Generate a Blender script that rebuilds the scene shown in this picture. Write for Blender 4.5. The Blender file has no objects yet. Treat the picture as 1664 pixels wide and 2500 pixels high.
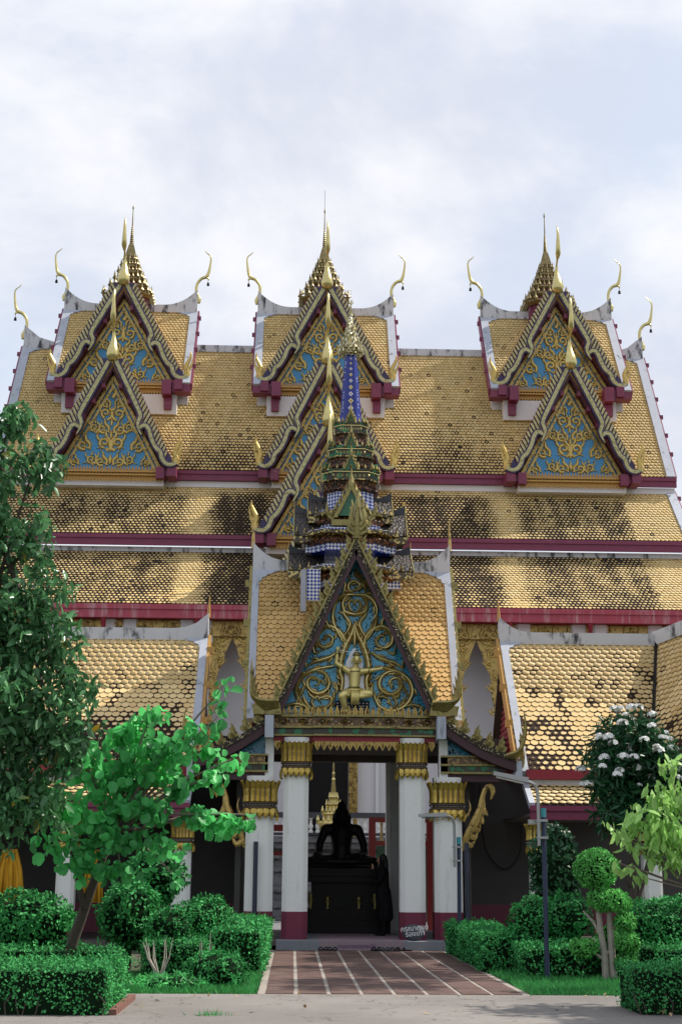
import bpy, bmesh, math, random
import numpy as np
from mathutils import Vector, Matrix, noise

# ------------------------------------------------------------------ scene, camera, sky, sun
scene = bpy.context.scene
rnd = random.Random(11)
nr = np.random.default_rng(11)
R_ = math.radians

cam_data = bpy.data.cameras.new('camera')
cam_data.sensor_fit = 'VERTICAL'; cam_data.sensor_height = 36.0; cam_data.lens = 50.0
cam_data.clip_start = 0.1; cam_data.clip_end = 4000.0
cam = bpy.data.objects.new('camera', cam_data); scene.collection.objects.link(cam)
CAMZ = 1.52
def camera_axes(yaw, pitch, roll):
    f = Vector((math.sin(yaw)*math.cos(pitch), math.cos(yaw)*math.cos(pitch), math.sin(pitch)))
    r = Vector((math.cos(yaw), -math.sin(yaw), 0)); u = r.cross(f)
    c, s = math.cos(roll), math.sin(roll)
    return c*r - s*u, s*r + c*u, f
_r, _u, _f = camera_axes(R_(1.8027), R_(14.1806), -0.007)
cam.matrix_world = Matrix(((_r.x, _u.x, -_f.x, 0), (_r.y, _u.y, -_f.y, 0), (_r.z, _u.z, -_f.z, CAMZ), (0, 0, 0, 1)))
scene.camera = cam

SUN_DIR = Vector((0.60, 0.16, 0.80)).normalized()      # towards the sun: high on the right, a touch behind the facade
sun_data = bpy.data.lights.new('sun', 'SUN'); sun_data.energy = 5.0; sun_data.angle = R_(0.6)
sun_data.color = (1.0, 0.93, 0.82)
sun = bpy.data.objects.new('sun', sun_data); scene.collection.objects.link(sun)
sun.rotation_euler = SUN_DIR.to_track_quat('Z', 'Y').to_euler(); sun.location = (30, 20, 60)

world = bpy.data.worlds.new('World'); scene.world = world; world.use_nodes = True
wn, wl = world.node_tree.nodes, world.node_tree.links
wn.clear()
wout = wn.new('ShaderNodeOutputWorld'); wbg = wn.new('ShaderNodeBackground'); wbg.inputs['Strength'].default_value = 0.11
sky = wn.new('ShaderNodeTexSky'); sky.sky_type = 'NISHITA'; sky.sun_disc = False
sky.sun_elevation = math.asin(SUN_DIR.z); sky.sun_rotation = math.atan2(SUN_DIR.x, SUN_DIR.y)
sky.air_density = 1.0; sky.dust_density = 2.0
tc = wn.new('ShaderNodeTexCoord')
def wnoise(scale, detail, rough, loc, dist=0.0):
    mp = wn.new('ShaderNodeMapping'); mp.inputs['Scale'].default_value = (1.0, 1.0, 1.6); mp.inputs['Location'].default_value = loc
    n = wn.new('ShaderNodeTexNoise'); n.inputs['Scale'].default_value = scale; n.inputs['Detail'].default_value = detail
    n.inputs['Roughness'].default_value = rough; n.inputs['Distortion'].default_value = dist
    wl.new(tc.outputs['Generated'], mp.inputs['Vector']); wl.new(mp.outputs['Vector'], n.inputs['Vector'])
    return n.outputs['Fac']
def wramp(inp, a, b):
    m = wn.new('ShaderNodeMapRange'); m.interpolation_type = 'SMOOTHSTEP'
    m.inputs['From Min'].default_value = a; m.inputs['From Max'].default_value = b
    wl.new(inp, m.inputs['Value']); return m.outputs['Result']
def wmix(fac, c1, c2):
    m = wn.new('ShaderNodeMix'); m.data_type = 'RGBA'
    if isinstance(fac, float): m.inputs['Factor'].default_value = fac
    else: wl.new(fac, m.inputs['Factor'])
    for k, c in (('A', c1), ('B', c2)):
        s_ = m.inputs[6 if k == 'A' else 7]
        if isinstance(c, tuple): s_.default_value = (*c, 1)
        else: wl.new(c, s_)
    return m.outputs[2]
# bright thin cloud: a pale veil over the blue, whiter billows in it
veil = wmix(0.80, sky.outputs['Color'], (6.1, 6.75, 7.8))
c_grey = wmix(wramp(wnoise(3.0, 5, .5, (3.1, .4, 1.7), .25), .38, .68), veil, (5.45, 5.8, 6.75))
c_white = wmix(wramp(wnoise(4.2, 8, .55, (.7, 2.4, .2), .2), .42, .68), c_grey, (7.7, 7.7, 8.0))
wl.new(c_white, wbg.inputs['Color']); wl.new(wbg.outputs['Background'], wout.inputs['Surface'])

scene.view_settings.view_transform = 'Standard'; scene.view_settings.look = 'None'
scene.view_settings.exposure = 0.24; scene.view_settings.gamma = 1.0
scene.cycles.max_bounces = 6; scene.cycles.diffuse_bounces = 3; scene.cycles.glossy_bounces = 3
scene.cycles.transmission_bounces = 3; scene.cycles.transparent_max_bounces = 6

# ------------------------------------------------------------------ materials
MATS = {}
class NB:
    def __init__(s, name):
        s.m = bpy.data.materials.new(name); s.m.use_nodes = True
        s.n, s.l = s.m.node_tree.nodes, s.m.node_tree.links
        s.b = s.n['Principled BSDF']; s.out = s.n['Material Output']
        MATS[name] = s.m
    def pos(s, scale=(1, 1, 1)):
        g = s.n.new('ShaderNodeNewGeometry'); mp = s.n.new('ShaderNodeMapping')
        mp.inputs['Scale'].default_value = scale; s.l.new(g.outputs['Position'], mp.inputs['Vector']); return mp.outputs['Vector']
    def noise(s, scale, detail=4, rough=.55, stretch=(1, 1, 1)):
        n = s.n.new('ShaderNodeTexNoise'); n.inputs['Scale'].default_value = scale
        n.inputs['Detail'].default_value = detail; n.inputs['Roughness'].default_value = rough
        s.l.new(s.pos(stretch), n.inputs['Vector']); return n.outputs['Fac']
    def vor(s, scale, out='Color', feature='F1', stretch=(1, 1, 1)):
        n = s.n.new('ShaderNodeTexVoronoi'); n.inputs['Scale'].default_value = scale; n.feature = feature
        s.l.new(s.pos(stretch), n.inputs['Vector']); return n.outputs[out]
    def ramp(s, inp, a, b, lo=0., hi=1.):
        m = s.n.new('ShaderNodeMapRange'); m.interpolation_type = 'SMOOTHSTEP'
        for k, v in (('From Min', a), ('From Max', b), ('To Min', lo), ('To Max', hi)):
            if isinstance(v, (int, float)): m.inputs[k].default_value = v
            else: s.l.new(v, m.inputs[k])
        s.l.new(inp, m.inputs['Value']); return m.outputs['Result']
    def math(s, op, a, b=0.0):
        m = s.n.new('ShaderNodeMath'); m.operation = op
        for i, v in enumerate((a, b)):
            if isinstance(v, (int, float)): m.inputs[i].default_value = v
            else: s.l.new(v, m.inputs[i])
        return m.outputs[0]
    def mix(s, fac, c1, c2, blend='MIX'):
        m = s.n.new('ShaderNodeMix'); m.data_type = 'RGBA'; m.blend_type = blend
        if isinstance(fac, (int, float)): m.inputs['Factor'].default_value = fac
        else: s.l.new(fac, m.inputs['Factor'])
        for i, c in ((6, c1), (7, c2)):
            if isinstance(c, tuple): m.inputs[i].default_value = (*c[:3], 1)
            else: s.l.new(c, m.inputs[i])
        return m.outputs[2]
    def col(s, c):
        if isinstance(c, tuple): s.b.inputs['Base Color'].default_value = (*c, 1)
        else: s.l.new(c, s.b.inputs['Base Color'])
    def set(s, rough=.6, metal=0., spec=None):
        s.b.inputs['Roughness'].default_value = rough; s.b.inputs['Metallic'].default_value = metal
        if spec is not None: s.b.inputs['Specular IOR Level'].default_value = spec
    def bump(s, h, strength=.3, dist=.02):
        b = s.n.new('ShaderNodeBump'); b.inputs['Strength'].default_value = strength; b.inputs['Distance'].default_value = dist
        s.l.new(h, b.inputs['Height']); s.l.new(b.outputs['Normal'], s.b.inputs['Normal'])

def plain(name, c, rough=.6, metal=0., var=.25, vs=3., dirt=None, dirt_lo=.58, dirt_hi=.72, ds=(1, 1, 1), dscale=2.0, bump=0., bscale=60, spec=None):
    k = NB(name); d = tuple(x*(1-var) for x in c); l = tuple(min(1, x*(1+var*.6)) for x in c)
    cc = k.mix(k.noise(vs, 5), d, l)
    if dirt: cc = k.mix(k.ramp(k.noise(dscale, 8, .65, ds), dirt_lo, dirt_hi), cc, dirt)
    k.col(cc); k.set(rough, metal, spec)
    if bump: k.bump(k.noise(bscale, 4), bump, .01)
    return k.m

def tile_material(name, lo, hi, dark, rough=.65):
    k = NB(name)
    u1 = k.n.new('ShaderNodeUVMap'); u1.uv_map = 'local'; u2 = k.n.new('ShaderNodeUVMap'); u2.uv_map = 'wear'
    sx = k.n.new('ShaderNodeSeparateXYZ'); k.l.new(u2.outputs['UV'], sx.inputs[0])
    ln = k.n.new('ShaderNodeVectorMath'); ln.operation = 'LENGTH'; k.l.new(u1.outputs['UV'], ln.inputs[0])
    base = k.mix(sx.outputs['X'], lo, hi)
    base = k.mix(k.ramp(k.noise(.9, 4), .35, .7), base, k.mix(.5, base, tuple(x*.72 for x in hi)))
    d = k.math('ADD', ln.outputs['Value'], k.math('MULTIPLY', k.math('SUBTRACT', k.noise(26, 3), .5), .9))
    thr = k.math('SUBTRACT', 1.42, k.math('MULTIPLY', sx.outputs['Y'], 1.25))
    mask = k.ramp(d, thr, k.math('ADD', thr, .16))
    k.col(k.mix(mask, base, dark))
    r = k.mix(mask, (rough,)*3, (.85,)*3); k.l.new(r, k.b.inputs['Roughness']); k.b.inputs['Specular IOR Level'].default_value = .15
    return k.m
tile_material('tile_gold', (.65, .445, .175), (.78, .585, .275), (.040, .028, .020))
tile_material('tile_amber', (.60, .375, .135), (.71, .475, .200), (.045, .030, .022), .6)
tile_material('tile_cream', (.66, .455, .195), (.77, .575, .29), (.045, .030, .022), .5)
plain('roof_under', (.05, .03, .02), .9)
plain('ridge_white', (.60, .60, .62), .8, var=.15, dirt=(.05, .05, .055), dirt_lo=.50, dirt_hi=.66, ds=(1.6, 1.6, .55), dscale=2.2)
plain('edge_white', (.42, .45, .52), .8, var=.2, dirt=(.07, .075, .085), dirt_lo=.56, dirt_hi=.72, ds=(2, 2, .5), dscale=2.0)
plain('wall_white', (.72, .70, .71), .8, var=.06, vs=1.0, dirt=(.42, .40, .40), dirt_lo=.62, dirt_hi=.85, ds=(1.5, 1.5, .3), dscale=1.2)
def column_mat():
    k = NB('column_white'); c = k.mix(k.noise(1.2, 5), (.74, .74, .715), (.82, .82, .80))
    c = k.mix(k.ramp(k.noise(1.5, 8, .65, (3, 3, .5)), .54, .85), c, (.44, .41, .35))          # rain streaks
    c = k.mix(k.ramp(k.noise(1.0, 6, .7, (16, 16, .5)), .62, .78, 0, .35), c, (.46, .43, .38))
    ck = k.math('ABSOLUTE', k.math('SUBTRACT', k.noise(2.3, 6, .55), .5)); c = k.mix(k.ramp(ck, 0, .003, .3, 0), c, (.30, .27, .23))   # hairline cracks
    k.col(c); k.set(.6)
column_mat()
plain('purple', (.20, .028, .075), .5, var=.3, dirt=(.42, .26, .33), dirt_lo=.62, dirt_hi=.80, ds=(.5, 1, 2.5), dscale=1.4)
plain('fascia_red', (.40, .055, .085), .6, var=.25, dirt=(.50, .27, .28), dirt_lo=.48, dirt_hi=.72, ds=(2.2, 1, .25), dscale=2.5)
plain('dado', (.16, .014, .045), .45, var=.25, dirt=(.30, .20, .20), dirt_lo=.72, dirt_hi=.8, dscale=5)
plain('soffit', (.10, .022, .035), .6, var=.4)
plain('soffit_red', (.26, .016, .030), .55, var=.3)
plain('gold', (.60, .43, .13), .40, .55, .35, 9, dirt=(.10, .06, .015), dirt_lo=.54, dirt_hi=.68, dscale=11)
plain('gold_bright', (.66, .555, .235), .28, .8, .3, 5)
plain('gold_aged', (.50, .345, .105), .38, .5, .4, 10, dirt=(.06, .035, .012), dirt_lo=.50, dirt_hi=.66, dscale=9)
plain('gold_statue', (.72, .60, .23), .36, .5, .2, 8)
plain('blue_panel', (.075, .30, .56), .6, var=.15, dirt=(.04, .16, .32), dirt_lo=.6, dirt_hi=.75, dscale=14)
plain('navy', (.010, .024, .24), .16, var=.4, vs=8)
plain('green_glass', (.008, .13, .045), .16, var=.5, vs=14)
plain('black_tile', (.020, .017, .016), .55, var=.5, vs=14)
plain('lacquer', (.009, .008, .008), .5, var=.3, spec=.2)
plain('dark_cloth', (.014, .012, .014), .9, var=.3, spec=.1)
plain('skin', (.36, .20, .13), .55, var=.1)
plain('grey_metal', (.34, .34, .34), .35, .7, .2)
plain('pole_blue', (.022, .032, .075), .45, .1, .25)
plain('cap_teal', (.045, .30, .34), .4)
plain('pipe_dark', (.020, .024, .050), .4)
plain('rubber', (.015, .015, .017), .7)
plain('cable', (.018, .018, .018), .6)
plain('stone_dark', (.055, .060, .072), .75, var=.35, vs=12, bump=.4, bscale=40)
plain('paint_white', (.78, .78, .80), .6, var=.04)
plain('paint_purple', (.16, .03, .14), .6, var=.1)
plain('granite', (.22, .235, .265), .7, var=.45, vs=55, bump=.2)
plain('granite_pink', (.30, .225, .255), .65, var=.35, vs=55, bump=.2)
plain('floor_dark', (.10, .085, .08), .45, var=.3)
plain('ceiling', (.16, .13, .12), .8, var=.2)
plain('terrace_stone', (.17, .17, .18), .85, var=.25, dirt=(.05, .05, .05), dirt_lo=.5, dirt_hi=.66, dscale=3, ds=(1, 1, 3))
plain('red_wood', (.24, .025, .022), .45, var=.25)
plain('red_roof', (.42, .10, .055), .7, var=.3)
plain('yellow_cloth', (.70, .36, .02), .85, var=.25, vs=6)
plain('bark', (.20, .165, .135), .9, var=.45, vs=16, bump=.6, bscale=24)
plain('bark_dark', (.075, .058, .046), .9, var=.45, vs=12, bump=.7, bscale=22)
plain('bark_pale', (.40, .36, .31), .9, var=.35, vs=18, bump=.4)
plain('brick_red', (.19, .085, .065), .9, var=.4, vs=7, bump=.5, bscale=30)
plain('flower', (.82, .82, .80), .6, var=.06)
plain('mirror_white', (.74, .74, .78), .25, .1, .1, 20)
plain('leaf_litter', (.35, .24, .12), .8, var=.4, vs=20)

def leaf_mat(name, c, tr=.35, var=.5, rough=.45, tip=None):
    k = NB(name)
    u = k.n.new('ShaderNodeUVMap'); u.uv_map = 'leaf'; sx = k.n.new('ShaderNodeSeparateXYZ'); k.l.new(u.outputs['UV'], sx.inputs[0])
    d = tuple(x*(1-var) for x in c); l = tuple(min(1, x*(1+var*.8)) for x in c)
    cc = k.mix(sx.outputs['X'], d, l)
    if tip: cc = k.mix(k.ramp(sx.outputs['Y'], tip[1], 1.0), cc, tip[0])
    k.col(cc); k.set(rough, 0, .4 if rough < .5 else .15)
    t = k.n.new('ShaderNodeBsdfTranslucent'); k.l.new(cc, t.inputs['Color'])
    mx = k.n.new('ShaderNodeMixShader'); mx.inputs[0].default_value = tr
    k.l.new(k.b.outputs[0], mx.inputs[1]); k.l.new(t.outputs[0], mx.inputs[2]); k.l.new(mx.outputs[0], k.out.inputs['Surface'])
leaf_mat('leaf_hedge', (.055, .300, .085), .15, .6, .7)
leaf_mat('leaf_shrub', (.045, .260, .070), .15, .6, .6)
leaf_mat('leaf_topiary', (.110, .400, .090), .15, .55, .65)
leaf_mat('leaf_dark', (.085, .235, .090), .30, .65, .30, ((.40, .26, .02), .985))
leaf_mat('leaf_heart', (.11, .54, .155), .48, .62, .42)
leaf_mat('leaf_lance', (.018, .085, .030), .2, .5, .4)
leaf_mat('leaf_pale', (.36, .62, .18), .42, .35, .4)
leaf_mat('leaf_shade', (.03, .12, .04), .3)
leaf_mat('grass', (.06, .30, .08), .3, .5, .6)

def mosaic(name, c1, c2, miss, bw=.022, thr=.62, big=5):
    k = NB(name)
    b = k.n.new('ShaderNodeTexBrick'); b.offset = 0.0; b.inputs['Scale'].default_value = 1.0
    b.inputs['Brick Width'].default_value = bw; b.inputs['Row Height'].default_value = bw; b.inputs['Mortar Size'].default_value = bw*.08
    b.inputs['Color1'].default_value = (*c1, 1); b.inputs['Color2'].default_value = (*c2, 1); b.inputs['Mortar'].default_value = (*miss, 1)
    g = k.n.new('ShaderNodeNewGeometry'); sp = k.n.new('ShaderNodeSeparateXYZ'); cb = k.n.new('ShaderNodeCombineXYZ')
    k.l.new(g.outputs['Position'], sp.inputs[0]); k.l.new(sp.outputs['X'], cb.inputs['X']); k.l.new(sp.outputs['Z'], cb.inputs['Y'])
    k.l.new(cb.outputs[0], b.inputs['Vector'])
    sn = k.n.new('ShaderNodeVectorMath'); sn.operation = 'SNAP'; sn.inputs[1].default_value = (bw, bw, bw); k.l.new(cb.outputs[0], sn.inputs[0])
    wn_ = k.n.new('ShaderNodeTexWhiteNoise'); wn_.noise_dimensions = '2D'; k.l.new(sn.outputs[0], wn_.inputs['Vector'])
    lost = k.ramp(k.math('ADD', k.math('MULTIPLY', wn_.outputs['Value'], .45), k.noise(big, 4)), thr+.22, thr+.26)
    k.col(k.mix(lost, b.outputs['Color'], miss)); k.set(.22, 0, .5)
    r = k.mix(lost, (.18,)*3, (.8,)*3); k.l.new(r, k.b.inputs['Roughness'])
    return k.m
mosaic('mosaic_blue', (.06, .42, .68), (.10, .52, .80), (.012, .045, .075), .026, .66)
mosaic('mosaic_gold', (.34, .27, .09), (.72, .64, .36), (.030, .022, .012), .024, .30, 30)
mosaic('mosaic_olive', (.50, .47, .21), (.66, .61, .32), (.28, .25, .09), .030, .62, 8)

def checker(name):
    k = NB(name)
    g = k.n.new('ShaderNodeNewGeometry'); sp = k.n.new('ShaderNodeSeparateXYZ'); k.l.new(g.outputs['Position'], sp.inputs[0])
    a = k.math('ADD', k.math('ADD', sp.outputs['X'], sp.outputs['Y']), sp.outputs['Z'])
    c = k.math('SUBTRACT', k.math('ADD', sp.outputs['X'], sp.outputs['Y']), sp.outputs['Z'])
    f = 1/.080
    ia = k.math('FLOOR', k.math('MULTIPLY', a, f)); ic = k.math('FLOOR', k.math('MULTIPLY', c, f))
    par = k.math('MODULO', k.math('ABSOLUTE', k.math('ADD', ia, ic)), 2.0)
    k.col(k.mix(par, (.012, .035, .30), (.72, .76, .82))); k.set(.2)
checker('checker_tile')
def scales(name, c, gap):
    k = NB(name)
    v = k.vor(16, 'Distance', stretch=(1, 1, .85))
    k.col(k.mix(k.ramp(v, .30, .55), k.mix(k.noise(3), tuple(x*.6 for x in c), c), gap)); k.set(.5); k.bump(v, .8, .03)
scales('scale_rust', (.34, .13, .045), (.03, .016, .01))
def glitter(name, c, c2, sc=22):
    k = NB(name); v = k.vor(sc, 'Color')
    s = k.n.new('ShaderNodeSeparateXYZ'); k.l.new(v, s.inputs[0])
    k.col(k.mix(k.ramp(s.outputs['X'], .66, .78), c, c2)); k.set(.2, .3); k.bump(s.outputs['Y'], .4, .02)
glitter('cornice_green', (.035, .03, .018), (.012, .15, .055), 9)
glitter('cornice_gold', (.06, .045, .02), (.52, .40, .14))
glitter('silver_gold', (.30, .25, .10), (.86, .80, .58))

def road_mat():
    k = NB('road'); a = k.noise(.35, 6, .6); b = k.noise(9, 6, .7)
    c = k.mix(k.ramp(a, .3, .7), (.155, .143, .136), (.235, .217, .205)); c = k.mix(k.ramp(b, .35, .75), k.mix(.4, c, (.14, .125, .115)), c)
    c = k.mix(k.ramp(k.noise(1.6, 8, .7, (.6, 2.2, 1)), .60, .74), c, (.20, .18, .165))
    ck = k.math('ABSOLUTE', k.math('SUBTRACT', k.noise(.55, 7, .55), .5)); c = k.mix(k.ramp(ck, .0, .0045, .85, 0), c, (.04, .036, .033))
    c = k.mix(k.ramp(k.noise(.7, 5, .6, (1, 1.5, 1)), .56, .66, 0, .45), c, (.12, .11, .10))
    k.col(c); k.set(.9); k.bump(k.noise(120, 3), .4, .006)
road_mat()
def ground_mat():
    k = NB('ground'); c = k.mix(k.ramp(k.noise(1.3, 6), .4, .62), (.055, .040, .028), (.035, .085, .028)); k.col(c); k.set(.95)
ground_mat()
def paver_mat():
    k = NB('paver'); v = k.noise(70, 3, .7); c = k.mix(k.ramp(v, .35, .7), (.045, .022, .020), (.150, .078, .065))
    c = k.mix(k.ramp(k.noise(5.0, 6, .7, (.35, 2.2, 1)), .52, .70), c, (.24, .185, .155)); c = k.mix(k.ramp(k.noise(3.0, 5, .6, (.3, 2.6, 1)), .55, .72), c, (.028, .016, .014)); k.col(c); k.set(.85); k.bump(v, .5, .01)  # cross streaks: bands of light and shade put into the slab colour
paver_mat()
plain('mortar', (.30, .262, .232), .9, var=.3, vs=6, dirt=(.16, .13, .11), dscale=3)
plain('gold_tier', (.27, .21, .085), .42, .45, .4, 8, dirt=(.07, .05, .03), dirt_lo=.52, dirt_hi=.7, dscale=6)

# ------------------------------------------------------------------ helpers
def link(o): scene.collection.objects.link(o); return o
def set_parent(o, p):
    if p is not None:
        o.parent = p
        o.matrix_parent_inverse = PINV.get(p.name, Matrix.Identity(4))
    return o
PINV = {}
def tag(o, label=None, cat=None, group=None, kind=None):
    if label: o['label'] = label
    if cat: o['category'] = cat
    if group: o['group'] = group
    if kind: o['kind'] = kind
    return o
def thing(name, loc, label, cat, group=None):
    o = link(bpy.data.objects.new(name, None)); o.location = loc; o.empty_display_size = .3
    PINV[o.name] = Matrix.Translation(Vector(loc)).inverted()
    return tag(o, label, cat, group)
def obj_from(name, me, mat, parent=None, mw=None):
    if mat and not me.materials: me.materials.append(MATS[mat])
    o = link(bpy.data.objects.new(name, me)); set_parent(o, parent)
    if mw is not None: o.matrix_basis = mw
    return o

class MB:
    """collects shapes, then links them as one mesh object"""
    def __init__(s): s.v = []; s.f = []
    def add(s, vs, fs):
        o = len(s.v); s.v.extend([tuple(p) for p in vs]); s.f.extend([tuple(i+o for i in q) for q in fs]); return s
    def box(s, x0, x1, y0, y1, z0, z1):
        return s.add([(x0, y0, z0), (x1, y0, z0), (x1, y1, z0), (x0, y1, z0), (x0, y0, z1), (x1, y0, z1), (x1, y1, z1), (x0, y1, z1)],
                     [(0, 3, 2, 1), (4, 5, 6, 7), (0, 1, 5, 4), (1, 2, 6, 5), (2, 3, 7, 6), (3, 0, 4, 7)])
    def prism(s, poly, y0, y1):                      # polygon in X-Z, pushed from y0 (front) to y1
        n = len(poly); a = [(x, y0, z) for x, z in poly]; b = [(x, y1, z) for x, z in poly]
        area = sum(poly[i][0]*poly[(i+1) % n][1]-poly[(i+1) % n][0]*poly[i][1] for i in range(n))
        fs = [tuple(range(n)), tuple(range(2*n-1, n-1, -1))] + [(i, i+n, (i+1) % n+n, (i+1) % n) for i in range(n)]
        if area < 0: fs = [tuple(reversed(q)) for q in fs]
        return s.add(a+b, fs)
    def prism_x(s, poly, x0, x1):                    # polygon in Y-Z, pushed from x0 to x1
        n = len(poly); a = [(x0, y, z) for y, z in poly]; b = [(x1, y, z) for y, z in poly]
        area = sum(poly[i][0]*poly[(i+1) % n][1]-poly[(i+1) % n][0]*poly[i][1] for i in range(n))
        fs = [tuple(range(n)), tuple(range(2*n-1, n-1, -1))] + [(i, i+n, (i+1) % n+n, (i+1) % n) for i in range(n)]
        if area > 0: fs = [tuple(reversed(q)) for q in fs]
        return s.add(a+b, fs)
    def prism_z(s, poly, z0, z1):
        n = len(poly); a = [(x, y, z0) for x, y in poly]; b = [(x, y, z1) for x, y in poly]
        area = sum(poly[i][0]*poly[(i+1) % n][1]-poly[(i+1) % n][0]*poly[i][1] for i in range(n))
        fs = [tuple(range(n-1, -1, -1)), tuple(range(n, 2*n))] + [(i, (i+1) % n, (i+1) % n+n, i+n) for i in range(n)]
        if area < 0: fs = [tuple(reversed(q)) for q in fs]
        return s.add(a+b, fs)
    def tube(s, path, rad, n=8, flat=None):          # flat: scale of the cross-section along its second axis
        P = [Vector(p) for p in path]; m = len(P)
        if isinstance(rad, (int, float)): rad = [rad]*m
        t0 = (P[1]-P[0]).normalized(); ref = Vector((1, 0, 0)) if abs(t0.x) < .8 else Vector((0, 1, 0))
        vs, fs = [], []; N = (ref-t0*ref.dot(t0)).normalized()
        for i in range(m):
            t = ((P[min(i+1, m-1)]-P[max(i-1, 0)])).normalized()
            N = (N-t*N.dot(t)).normalized(); B = t.cross(N)
            for k in range(n):
                a = 2*math.pi*k/n; fl = 1 if flat is None else flat
                vs.append(P[i]+(N*math.cos(a)+B*math.sin(a)*fl)*rad[i])
        for i in range(m-1):
            for k in range(n):
                fs.append((i*n+k, i*n+(k+1) % n, (i+1)*n+(k+1) % n, (i+1)*n+k))
        fs.append(tuple(range(n-1, -1, -1))); fs.append(tuple(range((m-1)*n, m*n)))
        return s.add(vs, fs)
    def lathe(s, prof, c=(0, 0), poly=None, n=16):   # prof: (scale, z); poly: unit plan polygon (ccw)
        if poly is None: poly = [(math.cos(2*math.pi*k/n), math.sin(2*math.pi*k/n)) for k in range(n)]
        n = len(poly); vs, fs = [], []
        for r, z in prof: vs += [(c[0]+x*r, c[1]+y*r, z) for x, y in poly]
        for i in range(len(prof)-1):
            for k in range(n): fs.append((i*n+k, i*n+(k+1) % n, (i+1)*n+(k+1) % n, (i+1)*n+k))
        fs.append(tuple(range(n-1, -1, -1))); fs.append(tuple(range((len(prof)-1)*n, len(prof)*n)))
        return s.add(vs, fs)
    def ribbon(s, path, w, d, Y, back=False):        # raised strip in the X-Z plane at depth Y, its crest d in front
        n = len(path); vs, fs = [], []
        for i in range(n):
            a, b = path[max(i-1, 0)], path[min(i+1, n-1)]
            tx, tz = b[0]-a[0], b[1]-a[1]; L = math.hypot(tx, tz) or 1; nx, nz = -tz/L, tx/L
            wi = w[i] if not isinstance(w, (int, float)) else w
            x, z = path[i]
            vs += [(x+nx*wi*.5, Y, z+nz*wi*.5), (x+nx*wi*.18, Y-d*min(1, wi/.02), z+nz*wi*.18), (x-nx*wi*.22, Y-d*.9*min(1, wi/.02), z-nz*wi*.22), (x-nx*wi*.5, Y, z-nz*wi*.5)]
        for i in range(n-1):
            for k in range(3): fs.append((i*4+k, i*4+k+1, (i+1)*4+k+1, (i+1)*4+k))
        return s.add(vs, fs)
    def mesh(s, name):
        me = bpy.data.meshes.new(name); me.from_pydata(s.v, [], s.f); me.update(); return me
    def build(s, name, mat, parent=None, smooth=False, mw=None, label=None):
        me = s.mesh(name)
        if smooth: me.polygons.foreach_set('use_smooth', [True]*len(me.polygons))
        o = obj_from(name, me, mat, parent, mw)
        if label: o['label'] = label
        return o
def structure(name, mb, mat, smooth=False):
    return tag(mb.build(name, mat, None, smooth), kind='structure')

def redent(steps=2, cut=.16):                       # square plan with stepped corners, half-width 1, ccw
    q = [(1, 1-cut*steps)]
    for i in range(steps):
        q += [(1-cut*(i+1), 1-cut*(steps-i)), (1-cut*(i+1), 1-cut*(steps-i-1))]
    out = []
    for k in range(4):
        c, s_ = (1, 0, -1, 0)[k], (0, 1, 0, -1)[k]
        out += [(x*c-y*s_, x*s_+y*c) for x, y in q]
    return out
RED2, RED3 = redent(2, .17), redent(3, .12)
def curve(pts, n=6):                                # Catmull-Rom through 2-D / 3-D points
    P = [np.array(p, float) for p in pts]; out = []
    for i in range(len(P)-1):
        p0, p1, p2, p3 = P[max(i-1, 0)], P[i], P[i+1], P[min(i+2, len(P)-1)]
        for k in range(n):
            t = k/n
            out.append(tuple(.5*((2*p1)+(p2-p0)*t+(2*p0-5*p1+4*p2-p3)*t*t+(3*p1-p0-3*p2+p3)*t**3)))
    out.append(tuple(P[-1])); return out
def lerps(vals, n):
    return list(np.interp(np.linspace(0, 1, n), np.linspace(0, 1, len(vals)), vals))
def spiral(cx, cz, r0, r1, a0, turns, n=22):
    return [(cx+math.cos(a0+turns*2*math.pi*t)*(r0+(r1-r0)*t**.8), cz+math.sin(a0+turns*2*math.pi*t)*(r0+(r1-r0)*t**.8)) for t in np.linspace(0, 1, n)]
def xf2(pts, x, z, s, ang, flip=False):
    c, sn = math.cos(ang), math.sin(ang); out = []
    for px, pz in pts:
        if flip: px = -px
        out.append((x+(px*c-pz*sn)*s, z+(px*sn+pz*c)*s))
    return out
def kanok(mb, x, z, s, ang, flip, Y, d=.05):        # one curled flame leaf of the gilded scrollwork
    T = lambda p: xf2(p, x, z, s, ang, flip)
    body = spiral(.30, .36, .34, .08, R_(250), 1.15, 14)
    mb.ribbon(T(body), [q*s for q in lerps([.26, .24, .14], 14)], d, Y)
    a = curve([(-.05, 0), (-.16, .35), (.02, .70), (-.02, .95), (.14, 1.25)], 3); mb.ribbon(T(a), [q*s for q in lerps([.22, .30, .22, .02], len(a))], d, Y)
    a = curve([(.40, .70), (.55, .85), (.52, 1.05)], 3); mb.ribbon(T(a), [q*s for q in lerps([.22, .17, .02], len(a))], d, Y)
    a = curve([(.60, .30), (.86, .42), (.92, .70)], 3); mb.ribbon(T(a), [q*s for q in lerps([.20, .18, .02], len(a))], d, Y)
FLAME = [(-.28, 0), (.30, 0), (.42, .16), (.40, .34), (.24, .42), (.20, .56), (.30, .66), (.12, .80), (.14, 1.12), (-.04, .88), (-.16, .62), (-.10, .46), (-.30, .36), (-.36, .18)]
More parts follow.
